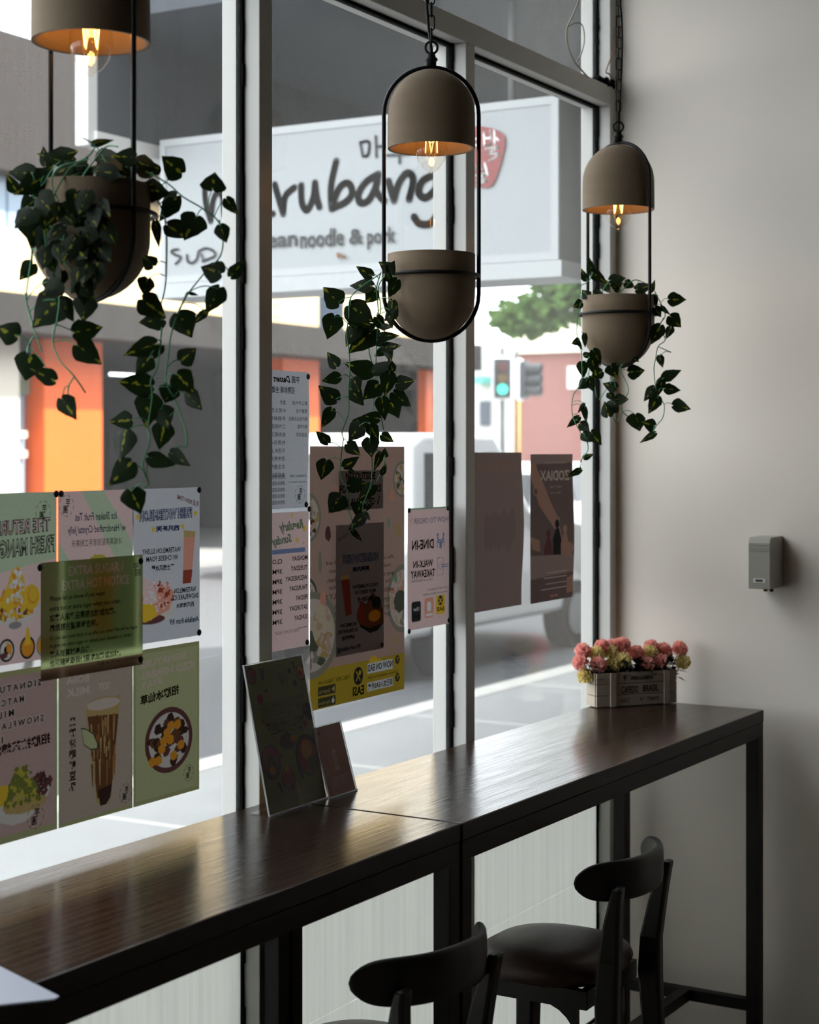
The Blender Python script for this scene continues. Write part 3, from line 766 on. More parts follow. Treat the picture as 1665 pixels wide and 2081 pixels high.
class Sheet:
    """a flat printed sheet; a in 0..1 to the right, b in 0..1 downwards, as seen from the room"""
    def __init__(s, O, U, V, Nn, base, stock_=None, res=.0011, bend=None):
        s.O, s.U, s.V, s.N = Vector(O), Vector(U), Vector(V), Vector(Nn).normalized()
        s.mb = MB(); s.k = 0; s.bend = bend or (lambda a, b: 0); s.stock = stock_; s.ras = stock_ is not None; s.ax = (1, 0)
        w, h = s.U.length, s.V.length; s.asp = w / h
        if s.ras:
            s.nx, s.ny = int(w / res) + 1, int(h / res) + 1
            SS = 2; s.SS = SS
            s.img = np.empty((s.ny * SS, s.nx * SS, 3)); s.img[:] = base[:3]
            s.ga = (np.arange(s.nx * SS) + .5) / (s.nx * SS); s.gb = (np.arange(s.ny * SS) + .5) / (s.ny * SS)
    def pt(s, a, b, k):
        a2 = a + s.bend(a, b)
        return s.O + s.U * a2 + s.V * b + s.N * (.00030 * k)
    def layer(s): s.k += 1; return s.k
    def rect(s, a0, a1, b0, b1, m): s.pol([(a0, b0), (a0, b1), (a1, b1), (a1, b0)], m)
    def fill(s, pts, c):
        A = np.array(pts, float); A[:, 0] = A[:, 0] * s.ax[0] + s.ax[1]; i0, i1 = np.searchsorted(s.ga, (A[:, 0].min(), A[:, 0].max())); j0, j1 = np.searchsorted(s.gb, (A[:, 1].min(), A[:, 1].max()))
        if i1 <= i0 or j1 <= j0: return
        X, Y = s.ga[i0:i1][None, :], s.gb[j0:j1][:, None]; ins = np.zeros((j1 - j0, i1 - i0), bool)
        x0, y0 = A[-1]
        for x1_, y1_ in A:
            if y0 != y1_:
                c_ = (y0 > Y) != (y1_ > Y); ins ^= c_ & (X < (x1_ - x0) * (Y - y0) / (y1_ - y0) + x0)
            x0, y0 = x1_, y1_
        s.img[j0:j1, i0:i1][ins] = c[:3]
    def pol(s, pts, m):
        if s.ras: s.fill(pts, m)
        else:
            k = s.layer(); s.mb.poly([s.pt(a, b, k) for a, b in pts], m)
    def ell(s, a, b, ra, m, rb=None, n=28, jag=0, seed=1):
        rb = rb or ra * s.asp; rnd = random.Random(seed)
        s.pol([(a + ra * (1 + rnd.uniform(-jag, jag)) * math.cos(t), b + rb * (1 + rnd.uniform(-jag, jag)) * math.sin(t)) for t in [2 * math.pi * i / n for i in range(n)]], m)
    def star(s, a, b, r, m):
        s.pol([(a + (r if i % 2 == 0 else r * .45) * math.sin(math.pi * i / 5), b - (r if i % 2 == 0 else r * .45) * s.asp * math.cos(math.pi * i / 5)) for i in range(10)], m)
    def rrect(s, a0, a1, b0, b1, m, r=.02):
        pts = []
        for ca, cb, st in ((a1 - r, b0 + r * s.asp, -90), (a1 - r, b1 - r * s.asp, 0), (a0 + r, b1 - r * s.asp, 90), (a0 + r, b0 + r * s.asp, 180)):
            for i in range(5):
                t = R(st + i * 22.5); pts.append((ca + r * math.cos(t), cb + r * s.asp * math.sin(t)))
        s.pol(pts, m)
    def text(s, body, a0, a1, b0, b1, m, mirror=True, bold=0.0, slant=0, shear=0, ras=False):
        c = bpy.data.curves.new('t', 'FONT'); c.body = body; c.offset = bold; c.resolution_u = 2; c.shear = shear
        o = bpy.data.objects.new('t', c); me = o.to_mesh()
        if len(me.vertices) == 0: return
        vs = [(v.co.x, v.co.y) for v in me.vertices]
        x0, x1 = min(v[0] for v in vs), max(v[0] for v in vs); y0, y1 = min(v[1] for v in vs), max(v[1] for v in vs)
        new = []
        for x, y in vs:
            f = (x - x0) / (x1 - x0 or 1); g = (y1 - y) / (y1 - y0 or 1)
            if mirror: f = 1 - f
            new.append((a0 + (a1 - a0) * f, b0 + (b1 - b0) * g + slant * f))
        if s.ras and (ras or sum(m[:3]) > .9):
            for p in me.polygons: s.fill([new[i] for i in p.vertices], m)
        else:
            mm = ink(m) if s.ras else m
            vv = [s.mb.bm.verts.new(s.pt(a, b, 1 if s.ras else s.k + 1)) for a, b in new]
            if not s.ras: s.k += 1
            for p in me.polygons:
                if s.ras and any(not -.001 <= new[i][0] <= 1.001 for i in p.vertices): continue
                s.mb.face([vv[i] for i in p.vertices], mm)
        o.to_mesh_clear(); bpy.data.objects.remove(o); bpy.data.curves.remove(c)
    def line(s, pts, w, m, smooth=True):
        """hand-drawn stroke: ribbon with round ends; pts in (a, b), w in metres"""
        P3 = [(a, b) for a, b in pts]
        if smooth and len(P3) > 2: P3 = [(p.x, p.y) for p in spline([(a, b, 0) for a, b in P3], 6)]
        k = s.layer(); W, Hh = s.U.length, s.V.length; n = len(P3); L, Rr = [], []
        for i in range(n):
            p, q = P3[max(i - 1, 0)], P3[min(i + 1, n - 1)]
            dx, dy = (q[0] - p[0]) * W, (q[1] - p[1]) * Hh; l = math.hypot(dx, dy) or 1
            ox, oy = -dy / l * w / 2 / W, dx / l * w / 2 / Hh
            L.append((P3[i][0] + ox, P3[i][1] + oy)); Rr.append((P3[i][0] - ox, P3[i][1] - oy))
        for i in range(n - 1):
            q = (L[i], Rr[i], Rr[i + 1], L[i + 1])
            if s.ras: s.fill(q, m)
            else: s.mb.poly([s.pt(a, b, k) for a, b in q], m)
        for e in P3 if not s.ras else (P3[0], P3[-1]): s.ell_at(e, w, W, Hh, m, k)
    def ell_at(s, e, w, W, Hh, m, k):
        pts = [(e[0] + w / 2 / W * math.cos(t), e[1] + w / 2 / Hh * math.sin(t)) for t in [2 * math.pi * i / 12 for i in range(12)]]
        if s.ras: s.fill(pts, m)
        else: s.mb.poly([s.pt(a, b, k) for a, b in pts], m)
    def build(s, name, label=None, cat='poster', group=None, parent=None):
        if s.ras:
            nx, ny, SS = s.nx, s.ny, s.SS
            cell = s.img.reshape(ny, SS, nx, SS, 3).mean((1, 3))
            base = len(s.mb.bm.verts); bm = s.mb.bm
            g = [[bm.verts.new(s.pt(i / (nx - 1), j / (ny - 1), 0)) for i in range(nx)] for j in range(ny)]
            s.mb.mats.insert(0, s.stock) if s.stock not in s.mb.mats else None
            for f in bm.faces: f.material_index += 1
            for j in range(ny - 1):
                for i in range(nx - 1):
                    bm.faces.new((g[j][i], g[j + 1][i], g[j + 1][i + 1], g[j][i + 1])).smooth = True
        s.mb.uv = 1
        o = s.mb.build(name, parent)
        if s.ras:
            at_ = o.data.color_attributes.new('print', 'FLOAT_COLOR', 'POINT')
            buf = np.ones((len(o.data.vertices), 4)); buf[base:, :3] = cell.reshape(-1, 3)
            at_.data.foreach_set('color', buf.ravel())
        if label: tag(o, label, cat, group)
        return o
YP = -.0062
ST_thin = stock('paper_thin', .15, gain=.78); ST_board = stock('paper_heavy', .10, gain=.82); ST_a2 = stock('paper_poster', .10, .03, .75); ST_event = stock('paper_dark_poster', .09, .03, .75); ST_notice = stock('paper_notice', .5, .03); ST_card = stock('card_opaque', 0, .02)
def window_sheet(x0, x1, z0, z1, base, y=YP, st=None, **k):
    return Sheet((x0, y, z0), (x1 - x0, 0, 0), (0, 0, z1 - z0), (0, -1, 0), base, st or ST_thin, **k)
M_tack = mat('black_dot', srgb(18, 17, 17), .6)
def tacks(o, pts):
    for x, y, z in pts:
        b = MB(); b.lathe([(0, 0), (.0065, 0), (.0065, .0012), (.004, .003), (0, .003)], M_tack, n=14)
        bmesh.ops.rotate(b.bm, verts=b.bm.verts[:], cent=(0, 0, 0), matrix=Matrix.Rotation(R(90), 3, 'X'))
        bmesh.ops.translate(b.bm, verts=b.bm.verts[:], vec=(x, y - .0016, z))
        q = b.build('corner_dot', o)
pp = lambda n, r, g, bl, t=.5, mo=0: srgb(r, g, bl)
K_ink = pp('ink_dark', 40, 32, 30, .25); K_navy = pp('ink_navy', 62, 72, 110, .3); K_green = pp('paper_green', 190, 208, 178, .5, .05); K_pink = pp('paper_pink', 230, 202, 200, .5, .05)
K_grey = pp('paper_grey', 208, 212, 220, .5, .05); K_white = pp('paper_white', 226, 228, 230, .5, .05); K_red = pp('ink_red', 150, 70, 55, .3); K_yel = pp('ink_yellow', 226, 188, 60, .4); K_orange = pp('ink_orange', 222, 150, 50, .4)
K_dpink = pp('board_pink', 196, 168, 160, .33, .05); K_dtaupe = pp('board_taupe', 190, 174, 160, .3, .05); K_dgreen = pp('board_green', 192, 196, 150, .36, .05); K_dedge = pp('board_edge', 176, 178, 130, .33); K_dwhite = pp('board_white', 214, 196, 186, .36); K_brown = pp('ink_brown', 110, 74, 48, .35); K_dbrown = pp('ink_deep_brown', 66, 48, 42, .3)
K_bolt = pp('', 160, 112, 60); K_matcha = pp('ink_matcha', 120, 124, 62, .35); K_bean = pp('ink_bean', 104, 66, 66, .3); K_tan = pp('ink_tan', 190, 164, 110, .4); K_rim = pp('ink_bowl', 214, 210, 204, .45); K_salmon = pp('ink_salmon', 226, 158, 138, .4); K_lime = pp('ink_lime', 186, 176, 70, .4)
K_notice = pp('notice_green', 148, 160, 112, .5); K_nedge = pp('notice_brown_edge', 110, 88, 70, .4); K_nh = pp('notice_heading', 205, 180, 170, .5); K_dtext = pp('ink_dark_green', 60, 66, 58, .3); K_teal = pp('ink_teal', 132, 170, 140, .4); K_blue = pp('ink_blue', 118, 134, 172, .4)
K_a2 = pp('poster_taupe_pink', 190, 160, 148, .36, .03); K_a2ink = pp('poster_soft_ink', 150, 128, 120, .36); K_mus = pp('poster_mustard', 186, 160, 56, .38); K_olive = pp('poster_olive', 74, 72, 48, .3); K_slate = pp('poster_slate', 150, 146, 148, .42); K_bowl2 = pp('poster_bowl', 150, 146, 130, .36)
K_ev = pp('event_brown', 148, 128, 122, .36); K_ev2 = pp('event_red_brown', 164, 128, 112, .36); K_evt = pp('event_type', 190, 172, 162, .36); K_evd = pp('event_dark', 112, 96, 92, .36); K_gb = pp('plate_dark', 48, 48, 48, .25)

xs = lambda u: on_y(u, 1000, YP).x
def stamp(s, a, b, r, m):
    """small round seal of brush characters inside a broken ring"""
    for i in range(9):
        t0 = i / 9 * 2 * math.pi
        s.line([(a + r * math.cos(t0 + q * .18), b + r * s.asp * math.sin(t0 + q * .18)) for q in range(3)], .0012, m, False)
    s.text('芋', a - r * .15, a + r * .5, b - r * .75 * s.asp, b + r * .05 * s.asp, m, bold=.02); s.text('圓', a - r * .5, a + r * .12, b - r * .05 * s.asp, b + r * .7 * s.asp, m, bold=.02)
GRP = 'menu posters on the left pane'
ZR = CZ - .0746; HP = .2985
# --- top row
x1 = xs(115); s = window_sheet(x1 - .21, x1, ZR, ZR - HP, K_green)
s.pol([(0, .49), (1, .40), (1, 1), (0, 1)], K_pink)
stamp(s, .83, .12, .09, K_dtext)
s.text('THE RETURN OF', .05, .92, .165, .255, K_ink, bold=.06, slant=-.015, ras=True); s.text('THE RETURN OF', .052, .918, .172, .248, K_pink, bold=-.01, slant=-.015, ras=True)
s.text('FRESH MANGO', .22, .975, .275, .385, K_ink, bold=.06, slant=-.02, ras=True); s.text('FRESH MANGO', .222, .973, .283, .377, K_green, bold=-.01, slant=-.02, ras=True)
s.ax = (.64, .30); dy = -.05
s.pol([(-.1, .70), (.78, .66), (.70, .73), (.5, .775), (.3, .785), (.0, .76)], K_rim); s.ell(.30, .775, .12, K_slate, rb=.022)
rr = random.Random(8)
for q in range(120):
    t, d = rr.uniform(0, 6.28), math.sqrt(rr.uniform(0, 1)); a_, b_ = .26 + .42 * d * math.cos(t), .655 + .085 * d * math.sin(t)
    s.ell(a_, b_, rr.uniform(.02, .05), (K_orange, K_yel, K_orange, K_brown)[q % 4 if b_ > .62 else q % 2], rb=rr.uniform(.010, .022), n=7, jag=.3, seed=q)
s.pol([(.02, .66), (.14, .55), (.24, .45), (.36, .43), (.46, .50), (.50, .60), (.52, .68), (.36, .66), (.2, .69)], K_yel)
for q in range(60):
    f = rr.uniform(0, 1); a_ = .33 + (rr.uniform(-.05, .05) + rr.uniform(-.24, .20) * f); b_ = .45 + .22 * f
    s.ell(a_, b_, rr.uniform(.015, .04), (K_rim, K_white, K_orange)[q % 3], rb=rr.uniform(.008, .02), n=7, jag=.3, seed=q)
s.ell(.60, .62, .16, K_yel, rb=.075); s.ell(.63, .61, .10, K_orange, rb=.05); s.ell(.64, .605, .085, K_yel, rb=.042)
for a_, c1 in ((.14, K_gb), (.53, K_gb), (.84, K_slate)):
    s.ell(a_, .915, .145, c1, rb=.068); s.ell(a_, .915, .115, K_orange if a_ > .3 else K_rim, rb=.054)
s.ell(.14, .915, .05, K_ink, rb=.026); s.pol([(.14, .865), (.24, .89), (.22, .95), (.14, .92)], K_orange); s.ell(.09, .945, .07, K_bean, rb=.018, jag=.2); s.pol([(.47, .90), (.51, .80), (.56, .80), (.60, .90)], K_yel)
s.ax = (1, 0)
o = s.build('menu_poster', 'green and pink fresh mango poster, upper left of the window', group=GRP); tacks(o, [(x1 - .003, YP, ZR - .004)])
x0 = xs(118); x1 = x0 + .21; s = window_sheet(x0, x1, ZR, ZR - HP, K_green)
s.pol([(0, 0), (.30, 0), (.85, .52), (.62, .80), (0, .30)], K_pink); s.pol([(.60, 0), (1, 0), (1, .34)], K_pink)
stamp(s, .11, .09, .09, K_dtext)
s.text('Ice Shaken Fruit Tea', .22, .78, .135, .185, K_navy, bold=.012, shear=.2); s.text('w/ Handcrafted Crystal Jelly', .12, .90, .215, .275, K_navy, bold=.012, shear=.2); s.text('冰搖果茶配自家手工制寒天', .17, .85, .30, .345, K_dtext)
s.pol([(.36, .55), (.38, .46), (.66, .46), (.68, .55), (.66, .9), (.40, .9)], K_orange); s.ell(.52, .45, .14, K_lime, rb=.05, jag=.15); s.ell(.52, .475, .145, K_rim, rb=.012)
o = s.build('menu_poster', 'pink and green fruit tea poster half hidden by the green notice', group=GRP); tacks(o, [(x0 + .006, YP, ZR - .004)])
x0 = xs(272); s = window_sheet(x0, x0 + .208, ZR, ZR - HP, K_grey)
s.text('新品 NEW ITEMS', .64, .98, .035, .075, K_red, bold=.02, slant=.06)
s.text('FRESH WATERMELON', .08, .88, .14, .215, K_navy, bold=.085, slant=-.01, ras=True); s.text('FRESH WATERMELON', .085, .875, .147, .208, K_white, bold=-.022, slant=-.01, ras=True); s.text('西瓜系列', .33, .68, .245, .285, K_navy, bold=.05)
for a_, b_ in ((.06, .18), (.93, .175), (.29, .265), (.73, .26)): s.star(a_, b_, .04, K_yel)
s.text('WATERMELON SLUSHY', .12, .70, .39, .425, K_ink, bold=.02); s.text('W/ CHEESE FOAM', .18, .66, .44, .475, K_ink, bold=.02); s.text('芝士西瓜冰雪', .26, .60, .50, .54, K_ink, bold=.03)
s.pol([(.75, .30), (.93, .31), (.86, .64), (.73, .64)], K_salmon); s.pol([(.745, .285), (.93, .295), (.925, .335), (.748, .33)], K_tan); s.pol([(.74, .55), (.885, .55), (.86, .64), (.73, .64)], K_red)
s.ell(.26, .79, .34, K_rim, rb=.09); s.ell(.26, .85, .2, K_bean, rb=.03)
s.pol([(-.0, .72), (.18, .60), (.32, .62), (.50, .66), (.60, .70), (.52, .80), (.3, .84), (0, .86)], K_salmon); s.pol([(.0, .66), (.14, .57), (.30, .63), (.36, .74), (.2, .76), (0, .78)], K_pink); s.ell(.18, .80, .17, K_yel, rb=.06, jag=.06)
rr = random.Random(12)
for q in range(150):
    t, d = rr.uniform(0, 6.28), math.sqrt(rr.uniform(0, 1)); a_, b_ = .30 + .30 * d * math.cos(t), .70 + .10 * d * math.sin(t)
    s.ell(a_, b_, rr.uniform(.012, .03), ((K_salmon, K_pink, K_red, K_salmon) if a_ > .36 else (K_pink, K_white, K_salmon, K_pink))[q % 4], rb=rr.uniform(.008, .016), n=7, jag=.3, seed=q)
s.ell(.18, .80, .15, K_yel, rb=.055, jag=.06)
for q in range(9): s.ell(.36 + .025 * q, .68 + .02 * math.sin(q * 4), .03, K_red if q % 2 else K_salmon, rb=.018)
s.text('WATERMELON', .60, .94, .665, .70, K_ink, bold=.025); s.text('SNOWFLAKE ICE', .57, .98, .71, .745, K_ink, bold=.025); s.text('西瓜綿綿冰', .63, .91, .765, .80, K_ink, bold=.03); s.text('Available from 9/9', .53, .99, .865, .905, K_navy, bold=.03, shear=.3)
o = s.build('menu_poster', 'grey fresh watermelon poster, upper right of the left group', group=GRP); tacks(o, [(x0 + .204, YP, ZR - .005), (x0 + .204, YP, ZR - HP + .006)])
# --- lower row, heavier boards
ZL = CZ - .3845
x1 = xs(116); s = window_sheet(x1 - .21, x1, ZL, ZL - HP, K_dedge, st=ST_board); s.rect(.02, .965, .035, .955, K_dpink)
for w, a0, a1, b0 in (('S I G N A T U R E', .16, .80, .085), ('M A T C H A', .17, .59, .165), ('M I L K', .20, .47, .235), ('S N O W F L A K E', .19, .83, .30), ('I C E', .12, .34, .385)):
    s.text(w, a0 - .012, a1 + .012, b0 - .006, b0 + .046, K_dwhite, bold=.10, slant=-.01); s.text(w, a0, a1, b0, b0 + .04, K_dtext, bold=.03, slant=-.01)
s.text('招牌抹茶綿綿冰', .08, .915, .425, .49, K_dbrown, bold=.035, slant=-.02)
rr = random.Random(5)
s.pol([(.2, .78), (.93, .70), (.88, .78), (.72, .86), (.62, .90), (.45, .905), (.3, .87)], K_rim); s.ell(.34, .72, .11, K_yel, rb=.06); s.ell(.60, .80, .27, K_tan, rb=.05, jag=.06)
for q in range(90):
    t, d = rr.uniform(0, 6.28), math.sqrt(rr.uniform(0, 1)); s.ell(.80 + .12 * d * math.cos(t), .70 + .065 * d * math.sin(t), rr.uniform(.015, .03), (K_bean, K_dbrown, K_bean)[q % 3], rb=rr.uniform(.009, .015), n=7, jag=.25, seed=q)
for q in range(200):
    f = rr.uniform(0, 1) ** .7; a_ = .57 + rr.uniform(-.2, .2) * (.35 + .75 * f); b_ = .575 + .22 * f
    s.ell(a_, b_, rr.uniform(.015, .035), (K_matcha, K_lime, K_matcha, K_tan if f > .75 else K_matcha)[q % 4], rb=rr.uniform(.010, .02), n=7, jag=.3, seed=q)
stamp(s, .73, .89, .10, K_dtext)
o = s.build('menu_poster', 'dusky pink matcha snowflake poster, lower left of the window', group=GRP); tacks(o, [(x1 - .02, YP, ZL - .012)])
x0 = xs(119); s = window_sheet(x0, x0 + .209, ZL, ZL - HP, K_dedge, st=ST_board); s.rect(.03, .97, .03, .975, K_dtaupe)
for w, a0, a1, b0 in (('SIGNATURE', .1, .75, .025), ('BOBA', .1, .40, .095), ('SOY', .52, .68, .165), ('MILK', .1, .40, .17)): s.text(w, a0, a1, b0, b0 + .048, K_dwhite, bold=.03)
for i, ch in enumerate('黑糖波霸鮮豆乳'): s.text(ch, .135, .225, .345 + i * .066, .40 + i * .066, K_dbrown, bold=.035)
s.pol([(.36, .29), (.83, .26), (.80, .40), (.70, .88), (.66, .925), (.56, .935), (.50, .90), (.36, .34)], K_tan); s.pol([(.38, .36), (.80, .38), (.70, .86), (.51, .88)], K_brown)
rr = random.Random(6)
for q in range(70):
    a_ = rr.uniform(.42, .76); b_ = rr.uniform(.36, .66); l = rr.uniform(.05, .17); k_ = .60 + (a_ - .60) * .72
    s.pol([(a_ - .012, b_), (a_ + .012, b_), (k_ + (a_ - k_) * (1 - l * 1.6) + .006, b_ + l), (k_ + (a_ - k_) * (1 - l * 1.6) - .006, b_ + l)], (K_tan, K_brown, K_bolt, K_brown)[q % 4])
s.ell(.595, .31, .23, K_tan, rb=.055); s.ell(.595, .30, .225, K_dwhite, rb=.035); s.pol([(.515, .83), (.71, .81), (.69, .89), (.63, .93), (.55, .93)], K_dbrown)
s.pol([(.29, .42), (.36, .43), (.46, .47), (.52, .54), (.52, .575), (.42, .57), (.33, .53)], K_dtext); s.pol([(.30, .43), (.36, .438), (.455, .478), (.508, .54), (.508, .567), (.42, .562), (.335, .525)], K_dgreen)
stamp(s, .90, .895, .085, K_dtext)
s.build('menu_poster', 'taupe boba soy milk poster in the middle of the lower row', group=GRP)
x0 = xs(271); s = window_sheet(x0, x0 + .208, ZL, ZL - HP, K_dedge, st=ST_board); s.rect(.04, .97, .03, .97, K_dgreen)
for w, a0, a1, b0 in (('SIGNATURE', .1, .80, .075), ('ICED HERBAL', .1, .93, .145), ('JELLY', .1, .45, .215)): s.text(w, a0, a1, b0, b0 + .05, K_dwhite, bold=.03, slant=-.02)
s.text('招牌冰仙草', .10, .68, .295, .36, K_dbrown, bold=.035, slant=-.03)
s.ell(.53, .62, .36, K_bean, rb=.215, n=40); s.ell(.53, .62, .305, K_rim, rb=.18, n=40)
rr = random.Random(2)
for q in range(34):
    t, d = rr.uniform(0, 6.28), math.sqrt(rr.uniform(0, 1)) * .26
    s.ell(.53 + d * math.cos(t), .62 + d * .6 * math.sin(t), rr.uniform(.05, .075), (K_dbrown, K_brown, K_dbrown, K_bean)[q % 4], rb=rr.uniform(.025, .04), n=6, jag=.2, seed=q)
for a_, b_ in ((.45, .62), (.56, .53), (.66, .53), (.55, .62), (.71, .67), (.60, .73), (.42, .67), (.28, .74), (.50, .57), (.37, .74)): s.ell(a_, b_, .058, K_orange, rb=.032, n=9, jag=.1)
stamp(s, .83, .87, .075, K_dtext)
s.build('menu_poster', 'olive herbal jelly bowl poster, lower right of the left group', group=GRP)
# --- green notice laid over the posters, printed towards the room
Y2 = YP - .010
p0, p1 = on_y(83, 1144, Y2), on_y(290, 1124, Y2)
s = Sheet(p0, (p1.x - p0.x, 0, 0), (0, 0, -.2105), (0, -1, 0), K_nedge, ST_notice); s.rect(.006, .994, .004, .87, K_notice); s.rect(.0, 1, .87, .90, K_notice)
T = lambda w, a0, a1, b0, b1, m=K_ink, **k: s.text(w, a0, a1, b0, b1, m, mirror=False, **k)
T('EXTRA SUGAR /', .26, .80, .05, .135, K_nh, bold=.02); T('EXTRA HOT NOTICE', .20, .86, .17, .255, K_nh, bold=.02)
T('Please let us know if you want', .08, .61, .29, .345, bold=.015, shear=.2); T('extra hot or extra sugar when you order.', .08, .77, .375, .43, bold=.015, shear=.2); T('如客人的餐品需要加糖或加熱。', .08, .72, .445, .51, bold=.02); T('麻煩請在點單時告知。', .08, .54, .53, .595, bold=.02)
T('Or you can come back to us after you tried. We will be happy', .08, .95, .63, .675, bold=.015, shear=.2); T('to give you extra sugar or reheat your desserts or drinks !', .08, .90, .695, .74, bold=.015, shear=.2); T('客人在嘗試產品後，', .08, .48, .755, .815, bold=.02); T('也可隨時跟我們要求加熱或加糖。', .08, .77, .83, .89, bold=.02); T('Thank you for your understanding', .53, .97, .905, .955, shear=.35)
T('芋', .90, .96, .07, .13); T('圓', .92, .98, .13, .19)
o = s.build('notice_sheet', 'olive green extra sugar notice taped over the menu posters', 'notice'); tacks(o, [(p0.x - .004, Y2, p0.z - .008), (p1.x - .008, Y2, p0.z - .012), (p1.x - .008, Y2, p0.z - .20)])
# --- middle pane
x1 = xs(627); s = window_sheet(x1 - .21, x1, CZ + .1725, CZ - .1266, K_grey, bend=lambda a, b: .016 * math.sin(b * 5.2) * a)
s.text('芋圓', .68, .83, .035, .085, K_ink, bold=.01); s.text('Dessert Gardens', .0, .65, .035, .085, K_ink, bold=.03, shear=.3); s.text('招聘前場', .47, .73, .115, .165, K_ink, bold=.01); s.text('全職', .30, .45, .115, .165, K_ink, bold=.01)
for i in range(10):
    b0 = .215 + i * .058
    if i < 5: s.text(('薪工作內容', '營業外送', '製作飲品及備品', '製作芋圓', '店面清潔')[i], (.68, .75, .62, .78, .76)[i], .96, b0, b0 + .03, K_ink)
    s.text(('要求', '中英文流利', '手腳麻利', '工作態度好', '能長期工作', '有責任心', '可週末上班', '週末晚班', '女生優先', '有經驗佳')[i], (.46, .24, .28, .24, .24, .28, .24, .30, .30, .30)[i], .56, b0, b0 + .032, K_ink)
for i in range(5): s.text('請簡訊或電郵履歷至以下郵箱謝', -.1, .57, .755 + i * .046, .785 + i * .046, K_ink)
s.text('有意請聯絡以下郵箱', .66, .97, .755, .775, K_ink); s.text('email your resume to us', .62, .97, .80, .82, K_ink); stamp(s, .85, .90, .09, K_dtext)
o = s.build('recruitment_sheet', 'grey sheet of mirrored Chinese text, upper left of the middle pane', 'notice'); tacks(o, [(x1 - .004, YP, CZ + .163), (x1 - .012, YP, CZ - .120)])
s = window_sheet(x1 - .208, x1 + .001, CZ - .1345, CZ - .433, K_pink)
s.text('Regularly', .44, .90, .075, .165, K_teal, bold=.04, shear=.35, slant=-.02); s.text('Sunday', .30, .68, .175, .26, K_teal, bold=.04, shear=.35, slant=-.02)
for a_, b_, r_ in ((.91, .13, .05), (.78, .21, .04), (.68, .025, .03), (.90, .235, .025)): s.star(a_, b_, r_, K_yel)
s.rect(.0, .93, .268, .302, K_blue)
for i, (d_, h_) in enumerate((('MONDAY', 'CLOSED'), ('TUESDAY', '3PM - 10PM'), ('WEDNESDAY', '3PM - 10PM'), ('THURSDAY', '3PM - 10PM'), ('FRIDAY', '3PM - 11PM'), ('SATURDAY', '3PM - 11PM'), ('SUNDAY', '3PM - 10PM'))):
    b0 = .325 + i * .073
    s.text(d_, (.68, .66, .56, .63, .75, .63, .72)[i], .975, b0, b0 + .036, K_ink, bold=.02); s.text(h_, .0 if i else .17, .50, b0 + .012, b0 + .047, K_ink, bold=.02)
s.line([(.80, .858), (.97, .855)], .0012, K_ink, False); s.text('OPEN FROM 3 NIGHT', .36, .82, .86, .885, K_a2ink)
o = s.build('opening_hours_sheet', 'pink opening hours sheet listing Monday to Sunday', 'notice'); tacks(o, [(x1 + .0, YP, CZ - .130), (x1 - .008, YP, CZ - .425)])
# A2 poster
x0 = on_y(630, 1000, YP).x; x1 = on_y(822, 1000, YP).x; w2 = x1 - x0
s = window_sheet(x0, x1, CZ + .009, CZ - .580, K_a2, st=ST_a2)
s.rect(0, 1, .85, 1, K_mus)
def dish(s, a, b, r, rb, sectors, rim=K_bowl2, seed=0):
    """a bowl of food seen from above; sectors = (from deg, to deg, colours)"""
    rr = random.Random(seed); s.ell(a, b, r, rim, rb=rb, n=40); s.ell(a, b, r * .84, K_dwhite, rb=rb * .84, n=40)
    for a0, a1, cols in sectors:
        for q in range(int(70 * (a1 - a0) / 360 * r / .15)):
            t, d = R(rr.uniform(a0, a1)), math.sqrt(rr.uniform(.0, .55))
            s.ell(a + r * d * math.cos(t), b + rb * d * math.sin(t), r * rr.uniform(.07, .16), cols[q % len(cols)], rb=rb * rr.uniform(.07, .16), n=7, jag=.3, seed=q)
K_fg = pp('', 92, 98, 82); K_fp = pp('', 206, 172, 150); K_fc = pp('', 214, 200, 172)
dish(s, -.02, .27, .13, .095, [(-180, 180, (K_tan, K_bowl2, K_fc)), (20, 90, (K_bean, K_fp))], seed=1)
dish(s, .98, .135, .11, .075, [(-180, 180, (K_bowl2, K_tan, K_fg))], seed=2)
dish(s, -.02, .585, .10, .09, [(-180, 180, (K_fg, K_slate, K_dwhite))], K_fg, seed=3)
dish(s, .02, .715, .27, .165, [(-150, 0, (K_dwhite, K_fc, K_dwhite)), (0, 60, (K_fp, K_dwhite, K_tan)), (60, 200, (K_fg, K_fg, K_bowl2)), (-70, -10, (K_fc, K_fp))], seed=4)
dish(s, .98, .625, .18, .14, [(150, 300, (K_fp, K_salmon, K_dwhite)), (60, 150, (K_dwhite, K_fc, K_bowl2))], seed=5); s.ell(.95, .635, .075, K_fg, rb=.045, jag=.1)
for a_, b_, r_, m in ((.25, .18, .03, K_salmon), (.22, .205, .035, K_slate), (.18, .335, .03, K_bean), (.60, .15, .025, K_salmon), (.86, .2, .025, K_salmon), (.82, .31, .02, K_teal), (.93, .34, .03, K_tan), (.13, .58, .03, K_salmon), (.9, .54, .02, K_teal), (.1, .44, .02, K_bowl2), (.89, .79, .02, K_tan), (.87, .83, .015, K_tan)): s.ell(a_, b_, r_, m, rb=r_ * (1.0 if m is not K_bowl2 else 2.2), n=14, jag=.15)
s.text('芋', .53, .58, .115, .15, K_a2ink)
for i, wd in enumerate(('We only use premium imported and', 'local fresh ingredients, 95% of our menu', 'are made in our own kitchen.', 'Our signature desserts are all handcrafted', 'with love and made DAILY !')): s.text(wd, .16 + .03 * (i % 2), .88 - .04 * (i % 2), .44 + i * .032, .46 + i * .032, K_a2ink, bold=.01)
for i in range(3): s.text('我們只用進口食材手工製作每日新鮮', .24, .84, .61 + .03 * i, .63 + .03 * i, K_a2ink)
